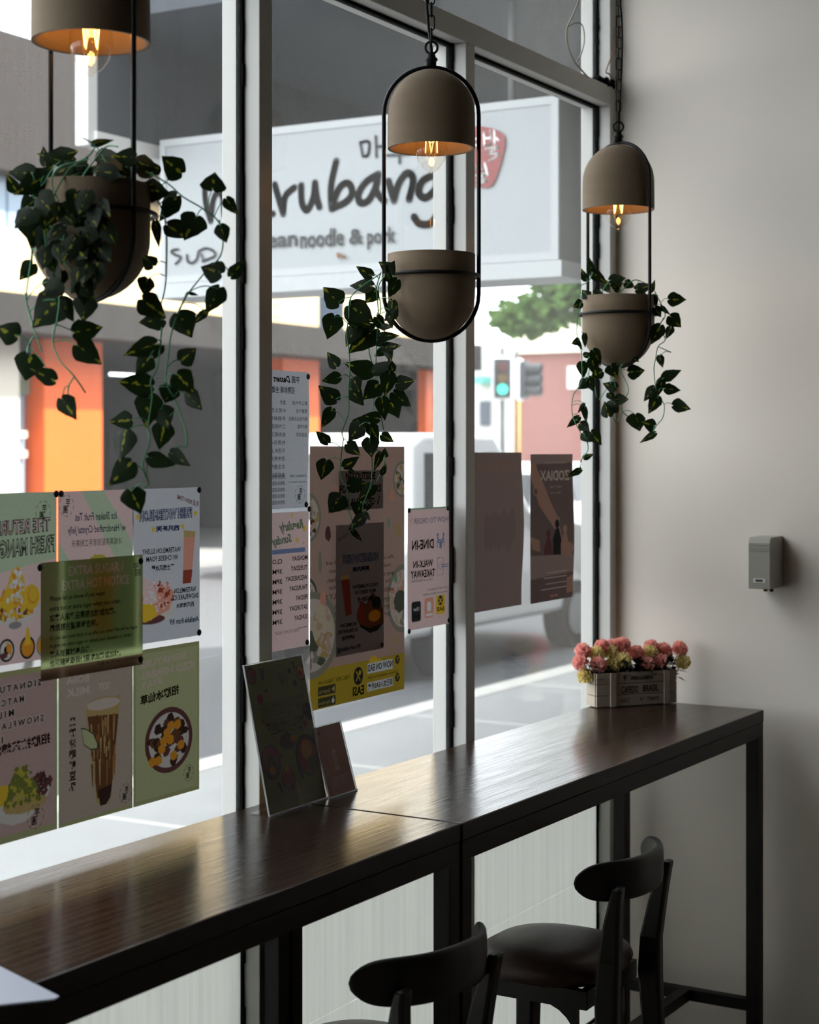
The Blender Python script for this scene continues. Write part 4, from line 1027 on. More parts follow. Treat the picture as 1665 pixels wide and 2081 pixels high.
s.ell(.65, .865, .05, K_yel, rb=.028, jag=.1); s.ell(.72, .872, .03, K_yel, rb=.02)
s.rrect(.585, .87, .865, .905, K_white, .01); s.text('NOW ON EASI', .59, .865, .870, .898, K_ink, bold=.02); s.rrect(.585, .87, .94, .975, K_white, .01); s.text('现已加入EASI外卖', .59, .865, .944, .971, K_ink, bold=.02)
s.text('Delivery available from 3pm', .59, .92, .915, .93, K_olive)
for a_, b_, r_ in ((.92, .872, .025), (.92, .945, .025), (.49, .905, .05)):
    s.ell(a_, b_, r_, K_gb); s.line([(a_ - r_ * .4, b_ - r_ * .35), (a_ + r_ * .4, b_ + r_ * .35)], r_ * .07, K_mus, False); s.line([(a_ + r_ * .4, b_ - r_ * .35), (a_ - r_ * .4, b_ + r_ * .35)], r_ * .07, K_mus, False); s.ell(a_ + r_ * .35, b_ - r_ * .25, r_ * .28, K_mus, n=12)
s.text('EASI', .43, .55, .945, .982, K_gb, bold=.03); s.text('扫描二维码 下载EASI APP', .08, .40, .893, .909, K_olive)
for b_, wd in ((.915, 'Google Play'), (.958, 'App Store')):
    s.rrect(.08, .255, b_, b_ + .036, K_olive, .008); s.text(wd, .09, .20, b_ + .014, b_ + .03, K_tan)
    if b_ < .95: s.pol([(.245, b_ + .006), (.245, b_ + .03), (.215, b_ + .018)], K_tan)
    else: s.ell(.23, b_ + .02, .014, K_rim, n=12); s.line([(.23, b_ + .010), (.235, b_ + .005)], .0016, K_rim, False)
s.rrect(.29, .40, .918, .99, K_mus, .005)
s.build('large_menu_poster', 'large taupe poster with a mustard strip at its foot behind the hanging vine')
# sheets laid over it, printed towards the room
Y3 = YP - .009
p0, p1 = on_y(689, 957, Y3), on_y(779, 954, Y3)
s = Sheet(p0, (p1.x - p0.x, 0, 0), (0, 0, -.0905), (0, -1, 0), K_slate, ST_notice)
for w_, a0, a1, b0 in (('NO OUTSIDE', .15, .82, .04), ('FOOD OR DRINKS', .02, .95, .37), ('ALLOWED', .25, .80, .70)): T(w_, a0, a1, b0, b0 + .2, K_dtext, bold=.03)
stamp(s, .89, .78, .07, K_dtext)
s.build('food_notice', 'small grey no outside food notice behind the hanging vine', 'notice')
p0, p1 = on_y(683, 1068, Y3), on_y(780, 1062, Y3)
s = Sheet(p0, (p1.x - p0.x, 0, 0), (0, 0, -.2985), (0, -1, 0), K_slate, ST_notice)
T('新品 NEW', .04, .25, .10, .13, K_red, slant=-.05); T('FRESH WATERMELON', .14, .88, .23, .30, K_navy, bold=.08, ras=True); T('FRESH WATERMELON', .145, .875, .238, .293, K_slate, bold=-.01, ras=True); T('西瓜系列', .34, .68, .33, .37, K_navy, bold=.06)
for a_, b_ in ((.08, .27), (.30, .35), (.73, .345)): s.star(a_, b_, .03, K_orange)
T('WATERMELON SLUSHY', .33, .88, .47, .50, bold=.03); T('W/ CHEESE FOAM', .38, .82, .515, .545, bold=.03); T('芝士西瓜冰雪', .44, .76, .57, .61, bold=.04); T('WATERMELON', .08, .42, .755, .785, bold=.03); T('SNOWFLAKE ICE', .04, .45, .80, .83, bold=.03); T('西瓜綿綿冰', .12, .38, .85, .885, bold=.04); T('Available from 9/9', .04, .50, .93, .965, K_navy, bold=.03, shear=.3)
s.pol([(.10, .40), (.27, .40), (.32, .69), (.20, .70)], K_red); s.pol([(.10, .385), (.27, .385), (.275, .42), (.105, .42)], K_tan)
s.pol([(.42, .72), (.99, .72), (.99, .80), (.86, .85), (.70, .86), (.5, .80)], K_gb); s.pol([(.42, .70), (.50, .60), (.62, .63), (.76, .54), (.90, .62), (.99, .70), (.97, .80), (.70, .82), (.48, .78)], K_brown); s.pol([(.42, .70), (.50, .60), (.58, .66), (.60, .78), (.48, .76)], K_red); s.ell(.84, .63, .10, K_gb, rb=.05); s.ell(.80, .73, .13, K_orange, rb=.045)
o = s.build('watermelon_notice', 'slate grey watermelon sheet overlapping the large taupe poster', 'poster'); tacks(o, [(p1.x - .01, Y3, p1.z - .30 + .012), (p0.x + .012, Y3, p0.z - .285)])
# dine-in notice
x0 = xs(829); s = window_sheet(x0, x0 + .208, CZ - .1425, CZ - .4405, K_pink, bend=lambda a, b: .012 * math.sin(b * 3.5 + .3) * (a - .4))
s.rect(0, 1, 0, .012, K_teal); s.text('HOW TO ORDER', .14, .98, .085, .13, K_blue, bold=.0); s.text('Y', .04, .10, .09, .13, K_tan)
s.text('DINE-IN', .10, .62, .265, .345, K_ink, bold=.03); s.text('WALK-IN', .13, .60, .435, .495, K_ink, bold=.03); s.text('TAKEAWAY', .07, .65, .515, .58, K_ink, bold=.03); s.text('Call us at 0426537006', .09, .59, .59, .61, K_ink)
for a_ in (.72, .86):
    q = 1 if a_ < .8 else -1
    s.ell(a_, .235, .022, K_blue); s.line([(a_, .255), (a_ + .01 * q, .30), (a_ + .05 * q, .302), (a_ + .055 * q, .345)], .006, K_blue, False); s.line([(a_ + .005 * q, .27), (a_ + .06 * q, .285)], .004, K_blue, False); s.line([(a_ - .015 * q, .29), (a_ - .015 * q, .345)], .003, K_blue, False)
s.line([(.79, .285), (.79, .34)], .003, K_blue, False)
s.line([(.71, .43), (.85, .43), (.85, .575), (.71, .575), (.71, .43)], .002, K_blue, False); s.line([(.98, .49), (.80, .49), (.80, .465), (.73, .50), (.80, .535), (.80, .51), (.98, .51)], .0022, K_blue, False)
s.text("Don't see five going out ?", .46, .96, .675, .70, K_ink, shear=.2); s.text('Here are our delivery partners', .36, .96, .712, .737, K_ink, shear=.2)
s.rrect(.09, .31, .77, .935, K_gb, .03); s.text('Uber', .13, .27, .815, .848, K_white); s.text('Eats', .13, .27, .875, .905, K_matcha)
s.rrect(.40, .62, .755, .92, K_salmon, .03); s.rrect(.46, .56, .785, .87, K_white, .04); s.rect(.43, .60, .885, .905, K_white)
s.rrect(.68, .90, .745, .905, K_yel, .02); s.ell(.79, .79, .06, K_gb); s.text('EASI', .70, .88, .845, .88, K_gb, bold=.03); s.line([(.76, .775), (.82, .81)], .003, K_yel, False); s.line([(.82, .775), (.76, .81)], .003, K_yel, False)
o = s.build('dine_in_notice', 'pink dine-in and walk-in takeaway notice beside the second mullion', 'notice'); tacks(o, [(x0 + .003, YP, CZ - .147), (x0 + .2, YP, CZ - .147), (x0 + .003, YP, CZ - .442), (x0 + .205, YP, CZ - .432)])
# event posters on the right pane
x1 = xs(1060); s = window_sheet(x1 - .297, x1, CZ - .006, CZ - .425, K_ev, st=ST_event, bend=lambda a, b: .07 * math.sin(b * 3.3) ** 2 * (1 if a > .5 else .55) * abs(a - .35) * 1.2 - .0)
s.text('VOSTWA', .08, .95, .06, .13, K_ev2, ras=True)
for i in range(7): s.ell(.3 + .08 * i, .5 + .03 * math.sin(i * 3), .06, pp('', 140, 120, 114), rb=.12, jag=.15)
s.text('Tickets from the door', .2, .9, .92, .945, K_ev2, ras=True); s.text('MUSIC', .55, .85, .86, .885, K_ev2, ras=True)
s.build('event_poster', 'plain dark brown poster, left one on the right-hand pane', group='event posters on the right pane')
x0 = xs(1078.5); x1 = xs(1164); s = window_sheet(x0, x1, CZ - .011, CZ - .428, K_evd, st=ST_event, bend=lambda a, b: .05 * math.sin(b * 3.1 - .2) ** 2 * (a - .1))
s.pol([(0, 0), (.3, .2), (.45, .32), (.6, .42), (.62, .55), (.2, .35), (0, .15)], K_ev2); s.pol([(0, .0), (.6, 0), (1, .0), (1, .06), (0, .07)], K_ev)
s.text('START DATE PARTY', .30, .84, .055, .067, K_evt); s.text('ZODIAX', .22, .92, .112, .183, K_evt, bold=.02)
s.text('PARTY ON', .45, .72, .22, .232, K_evt); s.text('9PM - LATE', .46, .70, .262, .272, K_evt)
s.ell(.12, .25, .06, K_ev2, rb=.03); s.ell(.12, .252, .04, K_evd, rb=.02); s.line([(.06, .13), (.10, .06), (.16, .12)], .003, K_ev2)
for a_, h_, m in ((.62, .44, K_ev), (.40, .52, K_bean), (.60, .46, K_gb), (.78, .50, K_ev2)):
    s.ell(a_, h_ + .02, .05, m, rb=.03); s.pol([(a_ - .10, h_ + .12), (a_ - .03, h_ + .05), (a_ + .04, h_ + .05), (a_ + .10, h_ + .14), (a_ + .09, h_ + .3), (a_ - .08, h_ + .3)], m)
s.pol([(.0, .55), (.2, .58), (.22, .66), (.05, .64)], K_ev2); s.pol([(0, .68), (1, .70), (1, .82), (0, .84)], K_ev); s.ell(.85, .66, .13, K_ev2, rb=.05)
for b_, a0 in ((.805, .35), (.84, .30), (.88, .34), (.915, .24)): s.rect(a0, .84, b_, b_ + .006, K_evt)
s.text('afterdark', .45, .63, .955, .975, K_salmon); s.pol([(.84, .86), (1, .84), (1, .96), (.84, .965)], K_ev2)
s.build('event_poster', 'reddish brown figures poster, right one on the right-hand pane', group='event posters on the right pane')

# ================================================================ THINGS ON THE TABLE
K_stand = srgb(98, 98, 44); K_std_ink = srgb(46, 48, 30); K_std_dk = srgb(44, 26, 22); K_std_red = srgb(110, 40, 34); K_std_or = srgb(150, 92, 32); K_std_rose = srgb(158, 104, 96); K_std_rl = srgb(186, 140, 130)
M_acglint = paper('acrylic_edge_glint', srgb(238, 240, 240), .5)  # white strips painted in for the light the acrylic edges catch
def sign_holder(bl, br, wd, ht, lean, name, label, face_fn):
    """L-shaped acrylic holder: leaning front, flat foot running back towards the window"""
    bl, br = Vector(bl), Vector(br)
    U = (br - bl).normalized() * wd; back = Vector((-U.y, U.x, 0)).normalized()
    up = (Vector((0, 0, 1)) * math.cos(lean) + back * math.sin(lean)); n = -(back * math.cos(lean) - Vector((0, 0, 1)) * math.sin(lean))
    root = empty(name, bl, 0, label, 'sign holder')
    z = Vector((0, 0, .0006))
    b = MB()
    def slab(o, u, v, t, m): b.prism([o, o + u, o + u + v, o + v], t, m)
    slab(bl + z, U, up * ht, n * .0015, M_acryl); slab(bl + z + n * -.0032, U, up * ht, n * -.0015, M_acryl)
    slab(bl + z, U, back * .05, Vector((0, 0, .002)), M_acryl)
    b.build('acrylic_body', root)
    b = MB(); ew = U.normalized() * .0016
    slab(bl + z - ew, ew, up * ht, n * -.0034, M_acglint); slab(bl + z + U, ew, up * ht, n * -.0034, M_acglint); slab(bl + z + up * ht - ew, U + 2 * ew, up * .0016, n * -.0034, M_acglint); slab(bl + z - ew + n * .0016, U + 2 * ew, up * .003, n * -.004, M_acglint)
    b.build('edge_glint', root)
    e = U.normalized() * .002
    s = Sheet(bl + z + up * (ht - .001) + e - n * .0016, U - 2 * e, -up * (ht - .003), n, K_stand if wd > .15 else K_std_rose, ST_card, res=.001)
    face_fn(s)
    s.build('insert_card', parent=root)
    return root
def big_card(s):
    tx = lambda w, a0, a1, b0, b1, m=K_std_ink, **k: s.text(w, a0, a1, b0, b1, m, mirror=False, **k)
    N0 = s.pt
    def dsh(a, b, r, fl):
        s.ell(a, b, r, K_std_dk, n=30)
        for da, db, q, m in fl: s.ell(a + da * r, b + db * r * s.asp, q * r, m, n=18)
    dsh(.09, .075, .085, [(0, 0, .75, K_std_red), (.2, .2, .4, K_std_dk)]); dsh(.93, .115, .085, [(0, 0, .8, K_std_or), (-.2, .1, .4, K_std_red)])
    s.pol([(.22, .03), (.32, .04), (.28, .12), (.25, .12)], K_std_dk); s.pol([(.80, .03), (.84, .03), (.86, .08), (.83, .08)], K_std_dk)
    for i in range(22):
        t = i / 22 * 2 * math.pi; s.line([(.55 + .13 * math.cos(t), .13 + .095 * math.sin(t)), (.55 + .13 * math.cos(t + .2), .13 + .095 * math.sin(t + .2))], .0014, K_std_ink, False)
    tx('芋', .50, .58, .085, .125, bold=.03); tx('圓', .56, .64, .12, .16, bold=.03)
    for a, b, r, m in ((.74, .09, .03, K_std_dk), (.80, .18, .035, K_std_dk), (.17, .235, .05, K_std_red), (.29, .19, .025, K_std_ink), (.16, .39, .02, K_std_red), (.86, .47, .035, K_std_red), (.76, .49, .03, K_std_dk), (.36, .64, .02, K_std_dk), (.88, .22, .015, K_std_dk)): s.ell(a, b, r, m, n=12, jag=.2)
    for i, w in enumerate(('We only use premium & Chinese ingredients and', 'local fresh ingredients! Over 95% of our menu,', 'are freshly made in our own kitchen.', 'Our signature, herbal teas and jelly handcrafted', 'with love and made FRESH DAILY !')): tx(w, .12 + .05 * (i % 3 == 2), .92 - .03 * (i % 2), .262 + i * .026, .280 + i * .026, bold=.02)
    for i, w in enumerate(('我們只選用優質進口食材配合本地', '新鮮食材95%以上產品由廚房手工製作', '招牌芋圓花草茶每日新鮮現做', '歡迎品嚐')): tx(w, .18 + .03 * i, .88 - .04 * i, .405 + i * .028, .425 + i * .028, bold=.03)
    dsh(.17, .66, .17, [(0, -.1, .72, K_std_red), (.05, .1, .5, K_std_dk), (0, .5, .25, K_std_or)]); dsh(.80, .68, .21, [(0, 0, .8, K_std_red), (0, -.25, .45, K_std_or), (.3, .45, .4, K_std_dk)]); dsh(.94, .39, .09, [(0, 0, .8, K_std_dk)])
    s.ell(.50, .555, .14, K_std_ink, rb=.055); s.ell(.49, .545, .12, K_std_dk, rb=.045); s.ell(.60, .545, .04, K_std_or)
    s.ell(.41, .80, .12, K_std_dk); s.ell(.41, .785, .10, K_std_red); s.pol([(.36, .75), (.42, .69), (.46, .75)], K_std_or)
    s.pol([(.58, .72), (.66, .73), (.68, .83), (.63, .83)], K_std_dk); s.pol([(.20, .80), (.26, .81), (.29, .88), (.26, .88)], K_std_dk)
    s.line([(.53, .86), (.57, .97)], .0012, K_std_rl, False)
def small_card(s):
    tx = lambda w, a0, a1, b0, b1, m=K_std_rl, **k: s.text(w, a0, a1, b0, b1, m, mirror=False, **k)
    tx('芋', .10, .20, .07, .13, K_std_dk)
    for i, w in enumerate(('i', 'B', 'e', 'a', 'l')): tx(w, .44, .60, .36 + i * .06, .41 + i * .06)
    s.line([(.36, .45), (.36, .62), (.42, .66)], .001, K_std_rl)
    for i in range(5): s.rect(.18, .86 - .1 * (i % 2), .745 + .027 * i, .753 + .027 * i, K_std_rl)
z = ZTOP
OFS = Vector((-.05, -.03, 0))
sign_holder(on_z(553, 1648, z) + OFS, on_z(668, 1611, z) + OFS, .214, .305, R(12), 'sign_holder', 'tall acrylic stand holding a dark olive menu card', big_card)
q = on_z(726, 1601, z) + OFS * .5
sign_holder(q + (on_z(553, 1648, z) - on_z(668, 1611, z)).normalized() * .107 + Vector((0, .0, 0)), q, .107, .152, R(16), 'sign_holder', 'small acrylic stand holding a rose card, right of the tall one', small_card)

# flower crate in the corner
M_crate = mat('crate_white', srgb(164, 152, 136), .7, noise=.08, nscale=30); M_crate_gap = mat('crate_gap', srgb(96, 84, 70), .8); M_crate_ink = mat('crate_ink', srgb(34, 29, 27), .7)
ca, cb = on_z(1213, 1440, z), on_z(1378, 1429.5, z)
ang = math.atan2(cb.y - ca.y, cb.x - ca.x); CL = (cb - ca).length
crate = empty('flower_crate', (ca.x, ca.y, z + .0005), ang, 'white slatted wooden crate lettered CAFEDO BRASIL in the table corner', 'crate')
CD, CHh = .070, .098
for i in range(3):
    z0 = .002 + i * .0325
    for y0 in (.003, CD - .009):
        b = MB(); b.box(.002, CL - .002, y0, y0 + .006, z0, z0 + .0305, M_crate); b.build('slat', crate, world=False, bevel=.0008)
    for x0 in (.0, CL - .006):
        b = MB(); b.box(x0, x0 + .006, .010, CD - .010, z0, z0 + .0305, M_crate); b.build('end_slat', crate, world=False)
for f in (.20, .86):
    b = MB(); b.box(CL * f - .009, CL * f + .009, -.003, .0025, .001, CHh, M_crate); b.build('batten', crate, world=False, bevel=.001)
b = MB(); b.box(.008, CL - .008, .010, CD - .010, .001, .006, M_crate_gap); b.build('base', crate, world=False)
tb = Sheet((CL * .25, .0028, CHh - .002), (CL * .57, 0, 0), (0, 0, -CHh + .004), (0, -1, 0), M_crate)
for w, a0, a1, b0, b1, bo in (('100% ARABICA', .30, .78, .10, .24, .02), ('CAFEDO', .10, .46, .40, .62, .03), ('BRASIL', .56, .90, .39, .61, .03), ('HAUT', .09, .27, .77, .90, .01), ('N°  738409', .50, .90, .75, .89, .01)): tb.text(w, a0, a1, b0, b1, M_crate_ink, mirror=False, bold=bo)
tb.ell(.16, .12, .03, M_crate_ink); tb.pol([(.13, .14), (.19, .14), (.16, .27)], M_crate_ink)
tb.mb.uv = 1; tb.mb.build('lettering', crate, world=False)

M_pk = paper('petal_pink', srgb(250, 188, 178), .35, .12); M_cr = paper('petal_cream', srgb(240, 226, 168), .35, .1); M_fleaf = mat('flower_leaf', srgb(30, 40, 26), .7); M_stalk = mat('flower_stalk', srgb(46, 70, 40), .7)
def bloom_mesh(m, r, seed):
    rnd = random.Random(seed); b = MB(); n = 90
    b.lathe([(0, -r * .55), (r * .5, -r * .3), (r * .6, 0), (r * .5, r * .35), (0, r * .55)], m, n=10)
    for i in range(n):
        zc = 1 - 1.75 * (i + .5) / n; rad = math.sqrt(max(0, 1 - zc * zc)); a = i * 2.39996 + rnd.uniform(-.3, .3)
        d = Vector((rad * math.cos(a), rad * math.sin(a), zc)); rr_ = r * rnd.uniform(.82, 1.05)
        t1 = d.cross(Vector((0, 0, 1))); t1 = t1.normalized() if t1.length > .1 else Vector((1, 0, 0)); t2 = d.cross(t1)
        th = rnd.uniform(0, 3.14); tt = t1 * math.cos(th) + t2 * math.sin(th); ss = d.cross(tt)
        w = r * rnd.uniform(.26, .36); row0, row1 = [], []
        for q in (-1, -.4, .2, .8):
            row0.append(b.bm.verts.new(d * rr_ * .55 + tt * (q * w * .5))); row1.append(b.bm.verts.new(d * rr_ + tt * (q * w) + ss * (math.sin(q * 5 + i) * w * .4)))
        for k2 in range(3): b.face([row0[k2], row0[k2 + 1], row1[k2 + 1], row1[k2]], m, False)
    b.uv = 1
    return b.mesh('bloom')
BLM = {'pink': bloom_mesh(M_pk, .0250, 1), 'cream': bloom_mesh(M_cr, .0240, 2)}
FL = [('pink', 180, 265, .06, 'second from the window in the back row'), ('pink', 490, 235, .05, 'tallest of the crate'), ('pink', 352, 262, .07, 'small one just left of the tallest'), ('pink', 705, 360, .03, 'just right of the tallest'), ('pink', 935, 275, .05, 'middle of the back row'),
      ('pink', 1130, 322, .03, 'fourth from the wall'), ('pink', 1372, 295, .02, 'nearest the wall'), ('pink', 122, 540, -.01, 'low at the front left'), ('pink', 868, 535, -.01, 'front row below the middle'), ('pink', 1072, 492, -.01, 'front row right of the middle'),
      ('pink', -115, 330, .05, 'nearest the window, upper'), ('pink', -150, 500, .02, 'nearest the window, below another pink one'), ('cream', 100, 375, .03, 'left end, behind the low pink one'), ('cream', 305, 335, .04, 'left of centre in the back'), ('cream', 332, 565, .0, 'low, between the front pink one and the big cream one'),
      ('cream', 512, 475, -.01, 'large one under the tallest pink'), ('cream', 925, 350, .02, 'middle, above the front pink ones'), ('cream', 1425, 495, .0, 'nearest the wall'), ('cream', -80, 715, .01, 'hanging over the crate by the window')]
crate_mid = (ca + cb) / 2
dirv = Vector((math.cos(ang), math.sin(ang), 0)); nrmv = Vector((-math.sin(ang), math.cos(ang), 0))
for colr, fx, fy, dep, where in FL:
    u, v = 1200 + fx / 7.568, 1280 + fy / 7.568
    r_ = ray(u, v)
    # meet the vertical plane through the crate, offset by dep behind its front
    pl = ca + nrmv * (.03 + dep * .55)
    tt = (pl - CAM).dot(nrmv) / r_.dot(nrmv)
    p = CAM + r_ * tt
    p.x = min(p.x, XR - .026)
    fl = empty('pompom_flower', p, 0, '%s artificial pompom flower, %s' % (colr, where), 'flower', 'pompom flowers in the white crate')
    bo = bpy.data.objects.new('bloom', BLM[colr]); COL.objects.link(bo); bo.parent = fl; bo.rotation_euler = (random.uniform(-.5, .5), random.uniform(-.5, .5), random.uniform(0, 6))
    s0 = max(.03, min(CL - .03, (p - ca).dot(dirv)))
    foot = ca + dirv * s0 + nrmv * .035 + Vector((0, 0, .012))
    b = MB(); b.tube(spline([foot, foot.lerp(p, .5) + Vector((0, 0, .01)), p - (p - foot).normalized() * .012], 4), .0015, M_stalk, 5); b.build('stalk', fl)
b = MB(); rnd = random.Random(4)
for i in range(330):
    s0 = rnd.uniform(.0, CL); y0 = rnd.uniform(.008, .06)
    p = Vector((s0, y0, CHh + rnd.uniform(-.02, .02))); a = rnd.uniform(0, 6.28); el = rnd.uniform(-.3, .9)
    d = Vector((math.cos(a) * math.cos(el), math.sin(a) * math.cos(el) * .7, math.sin(el))); l = rnd.uniform(.026, .046)
    sd = d.cross(Vector((0, 0, 1))).normalized() * l * .3
    q = [p, p + d * l * .5 + sd, p + d * l + Vector((0, 0, -.004)), p + d * l * .5 - sd]
    W_ = Matrix.Translation((ca.x, ca.y, z)) @ Matrix.Rotation(ang, 4, 'Z')
    q = [W_ @ v for v in q]
    if max(v.x for v in q) > XR - .004: continue
    b.poly(q, M_fleaf)
b.uv = 1
tag(b.build('flower_leaves'), 'mass of dark artificial leaves under the pompom flowers', 'foliage', kind='stuff')

# paper menu lying over the front edge of the left table
M_menu = mat('menu_card', srgb(150, 155, 168), .5)
z1 = ZTOP + .0006
pts = [on_z(-120, 1900, z1), on_z(-10, 1962, z1), on_z(121, 2028, z1), on_z(112, 2034, z1), on_z(0, 2046, z1), on_z(-120, 2062, z1)]
b = MB(); b.prism(pts, Vector((0, 0, .003)), M_menu)
tag(b.build('menu_booklet', bevel=.001), 'white menu booklet overhanging the near table edge at lower left', 'menu')

# grey switch box on the right wall
M_box = mat('box_grey', srgb(150, 150, 138), .5); M_boxd = mat('box_side', srgb(120, 118, 108), .5); M_lbl = mat('box_label', srgb(214, 214, 210), .5)
yb0, yb1, zb0, zb1 = on_x(1521, 1100, 4.715).y, on_x(1566, 1100, 4.715).y, on_x(1540, 1197, 4.715).z, on_x(1540, 1092, 4.715).z
root = empty('switch_box', (XR, (yb0 + yb1) / 2, zb0), 0, 'grey plastic switch box mounted on the right wall', 'switch box')
b = MB(); x0 = 4.715
prof = [(x0, zb0), (x0, zb1 - .016), (x0 + .006, zb1 - .004), (x0 + .014, zb1), (XR - .0005, zb1), (XR - .0005, zb0)]
b.prism([Vector((x, yb1, zz)) for x, zz in prof], Vector((0, yb0 - yb1, 0)), M_box); b.build('housing', root, bevel=.002)
b = MB(); 
for q in (.022, .032, .038): b.box(x0 - .0008, x0 + .001, yb1 + .001, yb0 - .001, zb1 - q - .0015, zb1 - q, M_boxd)
b.build('ridge_band', root)
b = MB(); yc = (yb0 + yb1) / 2
b.box(x0 - .0010, x0, yc - .017, yc + .017, zb0 + .018, zb0 + .030, M_lbl); b.box(x0 - .0016, x0 - .0008, yc - .011, yc + .011, zb0 + .021, zb0 + .027, M_tack); b.build('label_plate', root)
b = MB(); b.tube([(x0 + .03, yc - .008, zb0 - .008), (x0 + .03, yc - .008, zb0 + .002)], .006, M_brass, 10); b.build('cable_gland', root)
b = MB(); b.tube([(x0 + .03, yc - .026, zb0 - .008), (x0 + .03, yc - .026, zb0 + .002)], .006, M_tack, 10); b.build('cable_gland', root)

# ================================================================ THE STREET OUTSIDE
GF, GR = -.03, -.16
M_foot = mat('footpath_paving', srgb(140, 141, 140), .85, noise=.14, nscale=2.5, bump=.1, bscale=30); M_kerb = mat('kerb_stone', srgb(182, 180, 174), .8, noise=.06, nscale=6); M_road = mat('road_asphalt', srgb(74, 76, 79), .85, noise=.1, nscale=5)
b = MB(); b.box(-14, 60, .05, 3.78, GF - .3, GF, M_foot); structure('footpath', 'pale footpath outside the window', b, 'footpath')
b = MB(); b.box(-14, 60, 3.78, 4.0, GF - .3, GF + .004, M_kerb); structure('kerb', 'pale kerb stone along the near side of the road', b, 'kerb')
b = MB(); b.box(-14, 120, 4.0, 15.2, GR - .3, GR, M_road); structure('road', 'grey road between the two footpaths', b, 'road')
b = MB(); b.box(-14, 120, 15.2, 90, GR - .3, GR + .12, M_foot); structure('far_footpath', 'pale ground across the road', b, 'footpath')
M_joint = mat('paving_joint', srgb(178, 177, 172), .8)
b = MB()
for yy in (1.35, 2.6): b.box(-8, 40, yy, yy + .06, GF, GF + .003, M_joint)
for i in range(24): b.box(-6 + i * 1.8, -5.95 + i * 1.8, .06, 3.78, GF, GF + .0025, M_joint)
structure('paving_band', 'paler joint strips crossing the near footpath', b, 'footpath')
# own facade beyond the shop, and neighbour's wall
M_fac = mat('street_wall', srgb(150, 148, 144), .85)
b = MB(); b.box(XR + .1, 40, -.6, .05, GF, 9.0, M_fac); structure('wall_neighbour', 'grey street wall of the next shop', b, 'wall')

# neighbour's awning: dark soffit and deep fascia with a white edge
YE = 3.34; XA = on_y(192, 220, YE).x
ZA_, ZF = 3.84, on_y(200, 283, YE).z
M_awn = mat('awning_dark', srgb(62, 67, 75), .8, noise=.18, nscale=3, stretch=(1, 1, .4)); M_trimw = mat('awning_trim', srgb(225, 226, 226), .5)
aw = empty('street_awning', (XA, .06, ZA_), 0, 'dark grey awning over the footpath beyond the shop', 'awning')
b = MB(); b.box(XA, 30, .06, YE, ZA_, ZA_ + .1, M_awn); b.build('soffit', aw)
b = MB(); b.box(XA + .021, 30, YE, YE + .06, ZF + .03, ZA_ + .6, M_awn); b.build('fascia', aw)
b = MB(); b.box(XA, 30, YE - .015, YE + .075, ZF - .035, ZF + .035, M_trimw); b.build('edge_trim', aw)
b = MB(); b.box(XA - .05, XA + .02, YE + .0, YE + .075, ZF - .035, ZA_ + .6, M_trimw); b.build('end_trim', aw)

# blade sign under the awning
XS = 6.8
c00, c10, c01 = on_x(325, 282, XS), on_x(1135, 197, XS), on_x(325, 566, XS)
M_sface = mat('sign_face', srgb(152, 157, 160), .5); M_sedge = mat('sign_edge', srgb(168, 172, 174), .5); M_sside = mat('sign_side', srgb(112, 114, 116), .6); M_sink = mat('sign_ink', srgb(34, 38, 40), .6); M_sred = mat('sign_red', srgb(134, 58, 60), .6); M_swht = mat('sign_white', srgb(232, 232, 230), .5); M_rust = mat('rust_stain', srgb(120, 84, 60), .8)
zt_, zb_ = (c00.z + c10.z) / 2, on_x(1135, 527, XS).z
yl, yr = c00.y, c10.y
sg = empty('blade_sign', (XS, (yl + yr) / 2, zb_), 0, 'white lightbox sign lettered marubang under the awning', 'sign')
b = MB(); b.box(XS + .0145, XS + .30, yr, yl, zb_, zt_, M_sside); b.build('cabinet', sg, bevel=.004)
b = MB()
fr = .035
b.box(XS, XS + .014, yr, yl, zt_ - fr, zt_, M_sedge); b.box(XS, XS + .014, yr, yl, zb_, zb_ + fr, M_sedge); b.box(XS, XS + .014, yr, yr + fr, zb_ + fr, zt_ - fr, M_sedge); b.box(XS, XS + .014, yl - fr, yl, zb_ + fr, zt_ - fr, M_sedge)
b.build('face_frame', sg)
b = MB(); b.box(XS + .006, XS + .013, yr + fr, yl - fr, zb_ + fr, zt_ - fr, M_sface); b.build('face_panel', sg)
b = MB(); b.box(XS - .01, XS + .31, yr - .02, yl + .02, zb_ - .075, zb_ - .003, M_sedge); b.build('bottom_rail', sg)
for yy in (yl - .3, yr + .3):
    b = MB(); b.tube([(XS + .15, yy, zt_ - .01), (XS + .15, yy, ZA_ - .001)], .018, M_sside, 8); b.build('hanger', sg)
s = Sheet((XS + .0055, yl, zt_), (0, yr - yl, 0), (0, 0, zb_ - zt_), (-1, 0, 0), None)
def spx(u, v):
    p = on_x(u, v, XS + .005); return ((p.y - yl) / (yr - yl), (zt_ - p.z) / (zt_ - zb_))
def strokes(ox, oy, sc, w, lst, m=M_sink):
    for st_ in lst: s.line([spx(ox + x / sc, oy + y / sc) for x, y in st_], w, m)
strokes(300, 230, 3.784, .035, [[(440,575),(448,690),(485,830)],[(485,830),(505,670),(540,612),(575,640),(590,790)],[(590,770),(615,660),(660,610),(700,660),(710,780)],[(860,640),(790,640),(760,720),(800,780),(860,720),(880,640),(890,760),(965,775)],
    [(978,548),(1010,660),(1043,775)],[(1043,770),(1060,640),(1130,572)],[(1182,555),(1188,690),(1228,745),(1275,650),(1288,535)],[(1288,535),(1300,640),(1322,722)],[(1452,368),(1412,560),(1415,735)],[(1415,735),(1530,680),(1575,610),(1545,540),(1480,570),(1430,690)]])
